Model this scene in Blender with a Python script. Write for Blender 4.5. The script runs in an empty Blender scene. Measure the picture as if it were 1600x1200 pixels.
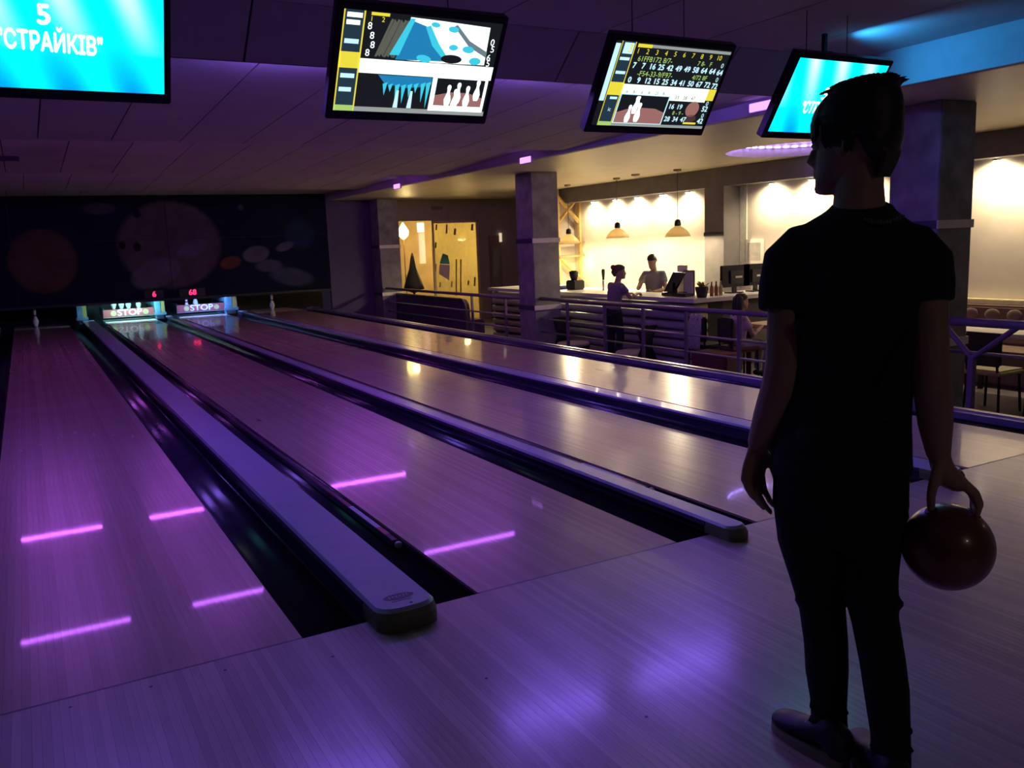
import bpy, bmesh, math, random
from mathutils import Vector, Matrix
random.seed(7)
SC = bpy.context.scene
COL = SC.collection
PI = math.pi

# ------------------------------------------------------------------ camera
CAM = Vector((-0.7568, -3.0607, 1.4272)); YAW, PITCH, ROLL, FPX = 0.5053, -0.1620, -0.0387, 1352.95
def cam_axes():
    f = Vector((math.sin(YAW)*math.cos(PITCH), math.cos(YAW)*math.cos(PITCH), math.sin(PITCH)))
    r0 = Vector((math.cos(YAW), -math.sin(YAW), 0)); u0 = r0.cross(f)
    r = r0*math.cos(ROLL)+u0*math.sin(ROLL); u = -r0*math.sin(ROLL)+u0*math.cos(ROLL)
    return r, u, f
CR, CU, CF = cam_axes()
cd = bpy.data.cameras.new('camera'); cam = bpy.data.objects.new('camera', cd); COL.objects.link(cam)
cd.sensor_width = 36; cd.lens = FPX/1600*36; cd.clip_start = 0.05; cd.clip_end = 100
cam.matrix_world = Matrix(((CR.x, CU.x, -CF.x, CAM.x), (CR.y, CU.y, -CF.y, CAM.y), (CR.z, CU.z, -CF.z, CAM.z), (0, 0, 0, 1)))
SC.camera = cam
def P(px, py, ax, v):
    """point of the plane ax = v that was measured at a pixel of the photograph"""
    d = CF + CR*((px-800)/FPX) - CU*((py-600)/FPX); i = 'xyz'.index(ax)
    return CAM + d*((v-CAM[i])/d[i])
# ------------------------------------------------------------------ world, exposure
w = bpy.data.worlds.new('world'); SC.world = w; w.use_nodes = True
w.node_tree.nodes['Background'].inputs[0].default_value = (0.20, 0.13, 0.30, 1)
w.node_tree.nodes['Background'].inputs[1].default_value = 0.05
SC.view_settings.view_transform = 'Standard'; SC.view_settings.look = 'None'
SC.view_settings.exposure = 0.18; SC.view_settings.gamma = 1.0; SC.view_settings.use_curve_mapping = False
SC.cycles.use_denoising = True
SC.cycles.max_bounces = 5; SC.cycles.adaptive_threshold = 0.02; SC.cycles.sample_clamp_indirect = 4.0
# strengths of the hall's lamps
UV_STRENGTH = 88.0        # violet tubes behind the ceiling lips
BAR_SPOT = 75.0          # downlights grazing the bar wall
BAR_PENDANT = 125.0
BLUE_WASH = 42.0
PIN_LIGHT = 220.0

# ------------------------------------------------------------------ materials
MATS = {}
def nt(m): return m.node_tree.nodes, m.node_tree.links
def mat(name, col, rough=0.6, metal=0.0, var=0.15, scale=8.0, bump=0.0, coat=0.0, coatr=0.08, spec=0.5, stretch=None, trans=0.0, objrand=0.0):
    if name in MATS: return MATS[name]
    m = bpy.data.materials.new(name); m.use_nodes = True; N, L = nt(m); b = N['Principled BSDF']
    tc = N.new('ShaderNodeTexCoord'); mp = N.new('ShaderNodeMapping'); no = N.new('ShaderNodeTexNoise')
    no.inputs['Scale'].default_value = scale; no.inputs['Detail'].default_value = 4
    if stretch: mp.inputs['Scale'].default_value = stretch
    L.new(tc.outputs['Object'], mp.inputs[0]); L.new(mp.outputs[0], no.inputs['Vector'])
    rp = N.new('ShaderNodeValToRGB'); rp.color_ramp.elements[0].position = .3; rp.color_ramp.elements[1].position = .7
    c = Vector(col[:3])
    rp.color_ramp.elements[0].color = (*(c*(1-var)), 1); rp.color_ramp.elements[1].color = (*[min(1, x) for x in c*(1+var)], 1)
    L.new(no.outputs['Fac'], rp.inputs[0]); out = rp.outputs[0]
    if objrand:
        oi = N.new('ShaderNodeObjectInfo'); mr = N.new('ShaderNodeMapRange'); mr.inputs[3].default_value = 1-objrand; mr.inputs[4].default_value = 1+objrand
        L.new(oi.outputs['Random'], mr.inputs[0]); mx = N.new('ShaderNodeMix'); mx.data_type = 'RGBA'; mx.blend_type = 'MULTIPLY'; mx.inputs[0].default_value = 1
        L.new(out, mx.inputs[6]); L.new(mr.outputs[0], mx.inputs[7]); out = mx.outputs[2]
    L.new(out, b.inputs['Base Color'])
    b.inputs['Roughness'].default_value = rough; b.inputs['Metallic'].default_value = metal
    b.inputs['Coat Weight'].default_value = coat; b.inputs['Coat Roughness'].default_value = coatr
    b.inputs['Specular IOR Level'].default_value = spec; b.inputs['Transmission Weight'].default_value = trans
    if bump:
        bp = N.new('ShaderNodeBump'); bp.inputs['Strength'].default_value = bump; bp.inputs['Distance'].default_value = 0.004
        L.new(no.outputs['Fac'], bp.inputs['Height']); L.new(bp.outputs[0], b.inputs['Normal'])
    MATS[name] = m; return m
def emit(name, col, s):
    if name in MATS: return MATS[name]
    m = bpy.data.materials.new(name); m.use_nodes = True; N, L = nt(m); b = N['Principled BSDF']
    b.inputs['Base Color'].default_value = (*[x*.5 for x in col], 1); b.inputs['Emission Color'].default_value = (*col, 1); b.inputs['Emission Strength'].default_value = s
    MATS[name] = m; return m

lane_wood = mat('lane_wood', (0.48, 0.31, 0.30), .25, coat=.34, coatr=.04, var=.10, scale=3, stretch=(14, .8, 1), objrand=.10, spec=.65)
approach_wood = mat('approach_wood', (0.43, 0.31, 0.32), .30, coat=.25, coatr=.14, var=.13, scale=3, stretch=(14, .9, 1), objrand=.15, spec=.5)
gutter_m = mat('gutter_plastic', (0.028, 0.02, 0.05), .22, var=.2, scale=5)
cap_m = mat('cap_plastic', (0.40, 0.40, 0.60), .30, var=.05, scale=9, bump=.25, coat=.4)
capside_m = mat('cap_edge_dark', (0.05, 0.05, 0.10), .3, var=.1)
capend_m = mat('cap_end_rubber', (0.17, 0.175, 0.09), .55, var=.15, scale=12)
black_m = mat('black_matt', (0.012, 0.012, 0.014), .6, var=.2)
blackgloss_m = mat('black_gloss', (0.012, 0.012, 0.016), .25, var=.1)
dark_m = mat('dark_underfloor', (0.02, 0.02, 0.024), .8)
ceil_m = mat('ceiling_panel', (0.44, 0.40, 0.40), .8, var=.06, scale=2, objrand=.05)
gap_m = mat('ceiling_gap', (0.05, 0.045, 0.055), .9)
barceil_m = mat('bar_ceiling', (0.68, 0.61, 0.48), .38, var=.06, scale=1.5)
soffit_m = mat('soffit_paint', (0.42, 0.40, 0.42), .7, var=.06)
concrete_m = mat('pillar_concrete', (0.26, 0.25, 0.25), .75, var=.28, scale=5, bump=.2)
band_m = mat('pillar_band', (0.85, 0.82, 0.72), .35, metal=.0, var=.08)
wallwarm_m = mat('bar_wall_plaster', (0.66, 0.58, 0.48), .8, var=.05, scale=3)
beam_m = mat('beam_paint', (0.15, 0.135, 0.135), .75, var=.12, scale=4)
doorwall_m = mat('entrance_wall', (0.33, 0.27, 0.22), .8, var=.08, scale=3)
darkwall_m = mat('dark_violet_wall', (0.10, 0.08, 0.15), .75, var=.12, scale=3)
barfloor_m = mat('bar_floor_tile', (0.14, 0.12, 0.11), .4, var=.2, scale=4)
steel_m = mat('rail_steel', (0.45, 0.42, 0.46), .32, metal=.85, var=.08)
purplerail_m = mat('rail_paint', (0.21, 0.15, 0.23), .4, metal=.2, var=.08)
skin_m = mat('skin', (0.42, 0.25, 0.18), .55, var=.08, scale=20)
hair_m = mat('hair_dark', (0.018, 0.013, 0.012), .5, var=.3, scale=40, stretch=(4, 4, 1))
tee_m = mat('black_cotton', (0.020, 0.020, 0.024), .9, var=.2, scale=60)
jeans_m = mat('black_denim', (0.010, 0.010, 0.012), .9, var=.25, scale=80)
shoe_m = mat('shoe_navy', (0.020, 0.017, 0.04), .6, var=.2)
sole_m = mat('shoe_sole', (0.30, 0.27, 0.18), .6, var=.1)
ball_m = mat('ball_resin', (0.17, 0.062, 0.045), .28, var=.45, scale=6, coat=.3)
woodyel_m = mat('pine_wood', (0.62, 0.42, 0.14), .55, var=.15, scale=4, stretch=(1, 1, 6))
tabletop_m = mat('table_wood', (0.48, 0.32, 0.16), .4, var=.12, scale=5)
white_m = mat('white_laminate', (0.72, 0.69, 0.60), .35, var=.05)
slat_m = mat('counter_slat', (0.36, 0.33, 0.36), .45, var=.1, scale=3)
screenblack_m = mat('bezel_black', (0.008, 0.008, 0.012), .35, var=.1)

# ------------------------------------------------------------------ mesh helpers
ORIG = {}
def V(*a): return Vector(a)
def box(bm, lo, hi, bev=0.0):
    x0, y0, z0 = lo; x1, y1, z1 = hi
    vs = [bm.verts.new(c) for c in ((x0,y0,z0),(x1,y0,z0),(x1,y1,z0),(x0,y1,z0),(x0,y0,z1),(x1,y0,z1),(x1,y1,z1),(x0,y1,z1))]
    fs = [bm.faces.new([vs[i] for i in f]) for f in ((0,3,2,1),(4,5,6,7),(0,1,5,4),(1,2,6,5),(2,3,7,6),(3,0,4,7))]
    if bev:
        es = list({e for f in fs for e in f.edges}); bmesh.ops.bevel(bm, geom=es, offset=bev, segments=2, affect='EDGES', clamp_overlap=True)
    return bm
def quad(bm, *pts): bm.faces.new([bm.verts.new(p) for p in pts]); return bm
def prism(bm, poly, d):
    """poly: closed list of points (one plane), d: extrusion vector"""
    d = Vector(d); a = [bm.verts.new(p) for p in poly]; b = [bm.verts.new(Vector(p)+d) for p in poly]; n = len(poly)
    bm.faces.new(list(reversed(a))); bm.faces.new(b)
    for i in range(n): bm.faces.new((a[i], a[(i+1) % n], b[(i+1) % n], b[i]))
    return bm
def rings(bm, rs, cap=True, closed=True):
    """rs: list of lists of points, skinned one to the next"""
    vv = [[bm.verts.new(p) for p in r] for r in rs]; n = len(vv[0])
    for a, b in zip(vv, vv[1:]):
        for i in range(n if closed else n-1): bm.faces.new((a[i], a[(i+1) % n], b[(i+1) % n], b[i]))
    if cap: bm.faces.new(list(reversed(vv[0]))); bm.faces.new(vv[-1])
    return bm
def ell(c, u, v, n=16):
    c, u, v = Vector(c), Vector(u), Vector(v)
    return [c+u*math.cos(2*PI*i/n)+v*math.sin(2*PI*i/n) for i in range(n)]
def loft(bm, secs, n=18):
    """secs: (centre, u half axis, v half axis)"""
    return rings(bm, [ell(c, u, v, n) for c, u, v in secs])
def limb(bm, pts, rad, n=12, side=None, flat=1.0, ends=True):
    pts = [Vector(p) for p in pts]; rs = []
    if ends:   # rounded tips
        d0 = (pts[0]-pts[1]).normalized(); d1 = (pts[-1]-pts[-2]).normalized()
        pts = [pts[0]+d0*rad[0]*.75]+pts+[pts[-1]+d1*rad[-1]*.75]; rad = [rad[0]*.55]+list(rad)+[rad[-1]*.55]
    up = Vector(side) if side else Vector((0.13, 1, 0.07))
    for i, p in enumerate(pts):
        t = (pts[min(i+1, len(pts)-1)]-pts[max(i-1, 0)]).normalized()
        u = (up-t*up.dot(t)).normalized(); v = t.cross(u)
        rs.append(ell(p, u*rad[i]*flat, v*rad[i], n))
    return rings(bm, rs)
def cyl(bm, a, b, r, n=16, r2=None):
    a, b = Vector(a), Vector(b); t = (b-a).normalized(); u = t.orthogonal().normalized(); v = t.cross(u)
    return rings(bm, [ell(a, u*r, v*r, n), ell(b, u*(r if r2 is None else r2), v*(r if r2 is None else r2), n)])
def lathe(bm, prof, c=(0, 0, 0), n=24):
    c = Vector(c); return rings(bm, [[c+V(r*math.cos(2*PI*i/n), r*math.sin(2*PI*i/n), z) for i in range(n)] for r, z in prof])
def ball(bm, c, r, n=12, sc=(1, 1, 1)):
    m = Matrix.Translation(c) @ Matrix.Diagonal((*[r*s for s in sc], 1)); bmesh.ops.create_uvsphere(bm, u_segments=n*2, v_segments=n, radius=1, matrix=m); return bm
def B(): return bmesh.new()
def finish(bm, shift, smooth):
    bmesh.ops.recalc_face_normals(bm, faces=bm.faces)
    if shift: bmesh.ops.translate(bm, verts=bm.verts, vec=-shift)
    me = bpy.data.meshes.new('m'); bm.to_mesh(me); bm.free()
    if smooth: me.shade_smooth() if smooth is True else me.shade_smooth()
    return me
def tag(o, label=None, cat=None, group=None, kind=None):
    for k, v in (('label', label), ('category', cat), ('group', group), ('kind', kind)):
        if v: o[k] = v
    return o
def part(name, bm, m, parent, smooth=False, local=False, label=None, kind=None):
    """child mesh; coordinates are world ones unless local"""
    org = ORIG.get(parent, V(0, 0, 0)); me = bm if isinstance(bm, bpy.types.Mesh) else finish(bm, None if local else org, smooth)
    if not me.materials: me.materials.append(m)
    o = bpy.data.objects.new(name, me); COL.objects.link(o); o.parent = parent; ORIG[o] = org
    me.name = name; tag(o, label, None, None, kind); return o
def thing(name, label, cat, loc=(0, 0, 0), rotz=0, group=None, kind=None):
    o = bpy.data.objects.new(name, None); COL.objects.link(o); o.empty_display_size = .1
    o.location = loc; o.rotation_euler = (0, 0, rotz); ORIG[o] = Vector(loc); tag(o, label, cat, group, kind); return o
def solo(name, bm, m, label, cat=None, group=None, kind=None, smooth=False):
    xs = [v.co for v in bm.verts]; lo = [min(c[i] for c in xs) for i in range(3)]; hi = [max(c[i] for c in xs) for i in range(3)]
    org = V((lo[0]+hi[0])/2, (lo[1]+hi[1])/2, lo[2]); me = finish(bm, org, smooth); me.name = name; me.materials.append(m)
    o = bpy.data.objects.new(name, me); COL.objects.link(o); o.location = org; ORIG[o] = org; return tag(o, label, cat, group, kind)
def struct(name, bm, m, label, smooth=False): return solo(name, bm, m, label, None, None, 'structure', smooth)
def pieces(name, mesh, locs, parent, m=None):
    """copies of one mesh as children, at offsets in the parent's frame"""
    for l in locs:
        o = bpy.data.objects.new(name, mesh); COL.objects.link(o); o.parent = parent; o.location = l
def copy_tree(o, parent=None):
    c = o.copy(); COL.objects.link(c); c.parent = parent
    for ch in list(o.children): copy_tree(ch, c)
    return c
def fuse(bm, voxel, smooth=4):
    """one continuous skin out of overlapping closed shapes"""
    bmesh.ops.recalc_face_normals(bm, faces=bm.faces)
    me = bpy.data.meshes.new('t'); bm.to_mesh(me); bm.free(); o = bpy.data.objects.new('t', me); COL.objects.link(o)
    r = o.modifiers.new('r', 'REMESH'); r.mode = 'VOXEL'; r.voxel_size = voxel; r.use_smooth_shade = True
    if smooth: s = o.modifiers.new('s', 'SMOOTH'); s.iterations = smooth; s.factor = .5
    dg = bpy.context.evaluated_depsgraph_get(); out = bpy.data.meshes.new_from_object(o.evaluated_get(dg)); bpy.data.objects.remove(o); bpy.data.meshes.remove(me); out.materials.clear(); return out
def text_mesh(s, size, align='CENTER', extrude=0.0, bold=0.0):
    cu = bpy.data.curves.new('t', 'FONT'); cu.body = s; cu.size = size; cu.align_x = align; cu.align_y = 'CENTER'; cu.extrude = extrude;  cu.resolution_u = 3
    o = bpy.data.objects.new('t', cu); COL.objects.link(o); dg = bpy.context.evaluated_depsgraph_get()
    me = bpy.data.meshes.new_from_object(o.evaluated_get(dg)); bpy.data.objects.remove(o); bpy.data.curves.remove(cu)
    if bold:                     # heavier strokes: shifted copies in one mesh
        bm = bmesh.new()
        for i, (dx, dy) in enumerate(((0, 0), (bold, 0), (-bold, 0), (0, bold), (0, -bold))):
            n0 = len(bm.verts); bm.from_mesh(me); bm.verts.ensure_lookup_table(); bmesh.ops.translate(bm, verts=bm.verts[n0:], vec=(dx, dy, i*.0002))
        bm.to_mesh(me); bm.free()
    return me
# ================================================================== setting
LW = 1.0541
XA1, XB0 = 0.0, 0.738; XB1 = XB0+LW; XC0 = 2.309; XC1 = XC0+LW; XD0 = 4.02; XD1 = XD0+LW; XA0 = -LW
FLOOR2 = -0.60; ZB = 2.60; YW = 17.9
LANES = [(XA0, 'leftmost'), (XB0, 'second'), (XC0, 'third'), (XD0, 'rightmost')]
# approach: slab and boards
fl = struct('floor', box(B(), (-5.2, -7.0, FLOOR2), (5.40, -0.004, -0.03)), dark_m, 'wood board approach floor in front of the lanes, running up to the foul line')
bw = 0.0271
bme = finish(box(B(), (0, -7.0, -.03), (bw-.0005, -0.006, 0)), None, False); bme.materials.append(approach_wood); bme.name = 'board'
# the 300 boards that show largest are single pieces, the rest of the approach is one part
n0 = int((5.40+5.2)/bw); first = int((-2.25+5.2)/bw)
pieces('board', bme, [Vector((-5.2+i*bw, 0, 0))-ORIG[fl] for i in range(first, min(first+284, n0))], fl)
bm = B()
for i in list(range(0, first))+list(range(first+284, n0)): box(bm, (-5.2+i*bw, -7.0, -.03), (-5.2+i*bw+bw-.0005, -.006, 0))
part('boards', bm, approach_wood, fl, kind='stuff')
# sub floor beneath lanes, bar floor
struct('floor', box(B(), (-5.2, 0.0, -.60), (5.40, 20.4, -.14)), dark_m, 'dark sub-floor beneath the bowling lanes')
bf = struct('floor', box(B(), (5.40, -7.0, FLOOR2-.1), (13.0, 23.0, FLOOR2)), barfloor_m, 'dark tiled floor of the sunken bar area')
# lanes
for x0, which in LANES:
    nm = {'leftmost': 'leftmost bowling lane of pale boards, cut by the left picture edge', 'second': 'second bowling lane from the left, boards ending at lit pins',
          'third': 'third bowling lane from the left, with bar lights mirrored in it', 'rightmost': 'rightmost bowling lane, nearest the railing and bar'}[which]
    t = thing('bowling_lane', nm, 'bowling lane', (x0+LW/2, 0, 0))
    lb = LW/39
    me = bpy.data.meshes.get('lane_board')
    if not me:
        me = finish(box(B(), (0, .004, -.045), (lb-.0004, 18.15, 0)), None, False); me.materials.append(lane_wood); me.name = 'lane_board'
    pieces('board', me, [V(-LW/2+i*lb, 0, 0) for i in range(39)], t)
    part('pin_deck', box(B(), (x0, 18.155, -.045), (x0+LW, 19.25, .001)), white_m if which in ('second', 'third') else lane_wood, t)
    bm = B()
    for k in range(7):      # aiming darts
        cx = x0+LW*(k+1)/8; cy = 4.85-abs(k-3)*.16
        prism(bm, [V(cx-.013, cy, .0003), V(cx+.013, cy, .0003), V(cx, cy+.15, .0003)], (0, 0, .0006))
    part('arrow_marks', bm, mat('arrow_print', (0.10, 0.06, 0.06), .3), t, kind='stuff', label='row of dark aiming arrows')
# foul line
struct('trim_1', box(B(), (-5.2, -.006, -.03), (XA1, .004, .0004)), mat('foul_strip', (.05, .04, .06), .5), 'dark foul line joint at the end of the leftmost lane')
bm = B()
for x0 in (XB0, XC0, XD0): box(bm, (x0, -.006, -.03), (x0+LW, .004, .0004))
struct('trim_2', bm, MATS['foul_strip'], 'dark foul line joints between approach and lanes')
# approach dots
bm = B()
for (px, py) in ((236, 1073), (30, 1110), (352, 1047), (520, 1026), (760, 1060), (110, 1105), (1010, 1120)):
    c = P(px, py, 'z', 0); lathe(bm, [(.006, .0004), (.006, .001)], (c.x, c.y, 0), 10)
part('guide_dots', bm, MATS['foul_strip'], fl, kind='stuff')
# gutters: half-pipe channels
def gutter(x0, x1, label, y1=18.2):
    prof = []
    w_ = x1-x0
    for i in range(15):
        a = PI*i/14; prof.append((x0+w_/2-math.cos(a)*w_/2, -.012-.085*math.sin(a)**.8))
    for i in range(14, -1, -1): prof.append((prof[i][0], prof[i][1]-.006 if 0 < i < 14 else prof[i][1]-.02))
    bm = rings(B(), [[V(x, y, z) for x, z in prof] for y in (.002, 9, y1)])
    return solo('gutter', bm, gutter_m, label, 'gutter', 'lane gutters', smooth=True)
GW = .235
gutter(XA0-GW, XA0-.001, 'dark gutter on the outer left of the leftmost lane')
gutter(XA1+.001, XA1+GW, 'dark gutter right of the leftmost lane, beside the wide lavender divider')
gutter(XB0-GW, XB0-.001, 'dark gutter left of the second lane, holding a bumper rail with red sticker')
gutter(XB1+.001, XB1+GW-.005, 'dark gutter right of the second lane, running to the narrow divider')
gutter(XC0-GW+.005, XC0-.001, 'dark gutter left of the third lane, beyond the narrow divider')
gutter(XC1+.001, XC1+GW, 'dark gutter right of the third lane')
gutter(XD0-GW, XD0-.001, 'dark gutter left of the rightmost lane')
gutter(XD1+.001, XD1+.20, 'blue-violet lit gutter along the outer right of the rightmost lane')
# dividers with a raised cap
def divider(x0, x1, ytip, ztop, label, logo=False, base=.012):
    xc = (x0+x1)/2; hw = (x1-x0)/2
    t = thing('lane_divider', label, 'lane divider', (xc, ytip, 0))
    def outline(inset, ytip_):
        pts = []; r = min(hw-inset, .085)
        for i in range(9):
            a = PI+PI/2*i/8; pts.append((x0+inset+r+math.cos(a)*r, ytip_+r*.75+math.sin(a)*r*.75))
        for i in range(9):
            a = 1.5*PI+PI/2*i/8; pts.append((x1-inset-r+math.cos(a)*r, ytip_+r*.75+math.sin(a)*r*.75))
        return pts
    def slab(ins0, z0, ins1, z1, yt0, yt1, yend):
        a = [(x0+ins0, yend)]+outline(ins0, yt0)+[(x1-ins0, yend)]; b = [(x0+ins1, yend)]+outline(ins1, yt1)+[(x1-ins1, yend)]
        return rings(B(), [[V(x, y, z0) for x, y in a], [V(x, y, z1) for x, y in b]])
    part('base', box(B(), (x0+base, .01, -.13), (x1-base, 18.2, ztop-.033)), capside_m, t)
    part('edge_trim', slab(.0, ztop-.032, .004, ztop-.012, ytip+.16, ytip+.16, 18.2), capside_m, t, smooth=False)
    part('cap', slab(.006, ztop-.012, .016, ztop, ytip+.022, ytip+.032, 18.2), cap_m, t)
    e = [(xx, yy) for xx, yy in outline(.004, ytip)]
    a = [(x0+.004, .03)]+e+[(x1-.004, .03)]
    part('end_bumper', rings(B(), [[V(x, y, .001) for x, y in a], [V(x, y, ztop-.035) for x, y in a], [V(x0+x1-(x0+x1)+((x-xc)*.96+xc), y+.018, ztop-.012) for x, y in a]]), capend_m, t, label='olive rubber nose')
    if logo:
        bm = B()
        # worn oval badge, print no longer readable
        prism(bm, [V(xc+.062*math.cos(2*PI*i/28), ytip+.135+.030*math.sin(2*PI*i/28), ztop) for i in range(28)], (0, 0, .0006))
        box(bm, (xc-.045, ytip+.092, ztop), (xc+.04, ytip+.097, ztop+.0006))
        bd = part('badge', bm, mat('badge_print', (.012, .012, .05), .5), t, label='dark worn badge print'); bm = B()
        for i in range(6): box(bm, (xc-.040+i*.0145, ytip+.128+.004*(i % 2), ztop+.0007), (xc-.034+i*.0145, ytip+.146, ztop+.0010))
        part('badge_wear', bm, cap_m, bd)
        part('screw', lathe(B(), [(.007, ztop), (.005, ztop+.002)], (xc+.02, ytip+.055, 0), 10), black_m, t)
    return t
divider(.248, .503, -.17, .085, 'wide lavender divider cap with worn dark badge between the two left lanes', True)
divider(1.985, 2.115, -.17, .07, 'narrow divider with olive tip between the second and third lane', base=.041)
divider(XC1+GW+.003, XD0-GW-.003, -.17, .07, 'divider between third and rightmost lane, half hidden behind the standing man')
divider(XA0-GW-.14, XA0-GW-.003, -.17, .07, 'dark divider at the outer left edge of the leftmost lane')
# outer kerb right of the rightmost lane
k = thing('kerb', 'violet kerb strip along the right side of the rightmost lane', 'kerb', (5.34, 9, -.14))
part('body', box(B(), (XD1+.205, -7.0, -.14), (5.40, 18.2, .035)), mat('kerb_paint', (.16, .12, .26), .35), k)
part('top_trim', box(B(), (5.345, -7.0, .0352), (5.405, 18.2, .047)), steel_m, k, label='pale metal edge trim')
# folded bumper rails in the gutters
def bumper(x, ynear, side, label):
    t = thing('bumper_rail', label, 'bumper rail', (x, ynear, -.03))
    part('rail', box(B(), (x-.017, ynear+.06, -.045), (x+.017, 17.6, -.008), .004), mat('bumper_dark', (.03, .02, .05), .35), t)
    part('knob', lathe(B(), [(.012, -.04), (.018, -.03), (.018, -.012), (.010, -.006)], (x, ynear+.025, 0), 12), mat('bumper_knob', (.5, .45, .5), .3), t, True, label='grey end knob')
    part('white_sticker', box(B(), (x-.014, ynear+.30, -.0079), (x+.014, ynear+.74, -.0068)), mat('sticker_white', (.50, .48, .62), .4), t)
    part('red_sticker', box(B(), (x-.014, ynear+.17, -.0079), (x+.014, ynear+.295, -.0068)), mat('sticker_red', (.50, .10, .14), .4), t)
bumper(XB0-.032, .78, 1, 'folded bumper rail with white and red stickers beside the second lane')
bumper(XC0-.032, .78, 1, 'folded bumper rail with red sticker behind the narrow divider')
bumper(XD0-.032, .78, 1, 'folded bumper rail beside the left edge of the rightmost lane')

# ------------------------------------------------------------------ ceiling
ZU = 2.90
def panel_obj(name, pts, th, parent, m=None):
    n = (Vector(pts[1])-Vector(pts[0])).cross(Vector(pts[3])-Vector(pts[0])).normalized()
    if n.z > 0: n = -n
    return part(name, prism(B(), pts, -n*th), m or ceil_m, parent)
XCL, XS = -5.2, 5.85
cu_ = struct('ceiling', box(B(), (XCL, -7.0, ZU+.02), (XS, 2.36, ZU+.1)), gap_m, 'dark board ceiling over the approach, above the screens')
xw = 0.92
for i in range(13):
    x0 = XCL+i*xw
    if x0 > XS-.1: break
    x1 = min(x0+xw-.012, XS)
    for y0, y1 in ((-7.0, -2.2), (-2.19, .1), (.11, 2.36)):
        panel_obj('panel', [V(x0, y0, ZU), V(x1, y0, ZU), V(x1, y1, ZU), V(x0, y1, ZU)], .018, cu_)
# steep face that drops behind the screens
cf = struct('ceiling', prism(B(), [V(XCL, 2.372, ZU+.02), V(XCL, 2.722, 2.634), V(XCL, 2.735, 2.618), V(XCL, 2.765, 2.618), V(XCL, 2.765, 2.68), V(XCL, 2.41, ZU+.08)], (XS-XCL, 0, 0)), gap_m, 'sloping drop of the ceiling right behind the row of screens')
for i in range(16):
    x0 = -5.2+i*.77+.42-.77
    x1 = min(x0+.77-.014, XS); x0 = max(x0, XCL)
    if x1 <= x0: continue
    panel_obj('panel', [V(x0, 2.37, ZU), V(x1, 2.37, ZU), V(x1, 2.72, 2.615), V(x0, 2.72, 2.615)], .016, cf)
# saw-tooth segments; a lip hides the violet tubes from the players
SEG = [(2.74, 7.15, 2.77, 2.63, 0.0), (7.15, 11.25, 2.78, 2.65, .33), (11.25, 15.4, 2.80, 2.69, .1), (15.4, 18.0, 2.82, 2.76, .4)]
NAMES = ['first sloping ceiling section over the lanes, right behind the screens', 'second sloping ceiling section over the lanes', 'third sloping ceiling section over the lanes, darker', 'last ceiling section above the painted end wall']
for (y0, y1, z0, z1, off), nm in zip(SEG, NAMES):
    s = struct('ceiling', prism(B(), [V(XCL, y0, z0+.02), V(XCL, y1, z1+.02), V(XCL, y1, z0+.12), V(XCL, y0, z0+.12)], (XS-XCL, 0, 0)), gap_m, nm)
    x0 = XCL-off
    while x0 < XS:
        a, b = max(x0, XCL), min(x0+.675-.011, XS)
        if b-a > .05: panel_obj('panel', [V(a, y0+.02, z0), V(b, y0+.02, z0), V(b, y1-.005, z1), V(a, y1-.005, z1)], .015, s)
        x0 += .675
    if nm.startswith('first'):
        for (px, py) in ((15, 202), (15, 245)):
            c = P(px, py, 'z', 2.70); part('slot', box(B(), (c.x-.16, c.y-.03, 2.55+.10), (c.x+.10, c.y+.03, 2.78)), black_m, s, label='small dark vent slot')
# violet tube lamps behind the lips
uv_m = emit('uv_tube', (0.58, 0.11, 1.0), UV_STRENGTH*.68)
uvb_m = emit('uv_tube_blue', (0.26, 0.13, 1.0), UV_STRENGTH*1.6); uvd_m = emit('uv_tube_dim', (0.50, 0.12, 1.0), UV_STRENGTH*.38)
def tube(x0, x1, y, z, label, m=uv_m):
    t = thing('tube_lamp', label, 'tube lamp', ((x0+x1)/2, y, z-.05), group='violet tube lamps behind the ceiling lips')
    part('batten', box(B(), (x0-.04, y-.045, z+.018), (x1+.04, y+.045, z+.05)), white_m, t)
    part('tube', cyl(B(), (x0, y, z), (x1, y, z), .016, 12), m, t, True)
    for x in (x0, x1): part('socket', box(B(), (x-.02, y-.02, z-.02), (x+.02, y+.02, z+.03)), white_m, t)
for x0, x1, nm in ((-1.25, -.10, 'left'), (.55, 1.42, 'middle'), (3.55, 5.0, 'right')):
    tube(x0, x1, 11.50, 2.71, f'violet tube lamp behind the third ceiling lip, {nm} one of its row')
    tube(x0, x1, 7.42, 2.70, f'violet tube lamp behind the second ceiling lip, {nm} one of its row', uvd_m)
for x0, x1, nm in ((-1.25, -.10, 'leftmost'), (.55, 1.42, 'second'), (2.40, 3.45, 'third'), (3.80, 5.0, 'rightmost')):
    tube(x0, x1, 3.05, 2.70, f'violet tube lamp right behind the screens, {nm} one of its row', uvb_m)

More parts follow.
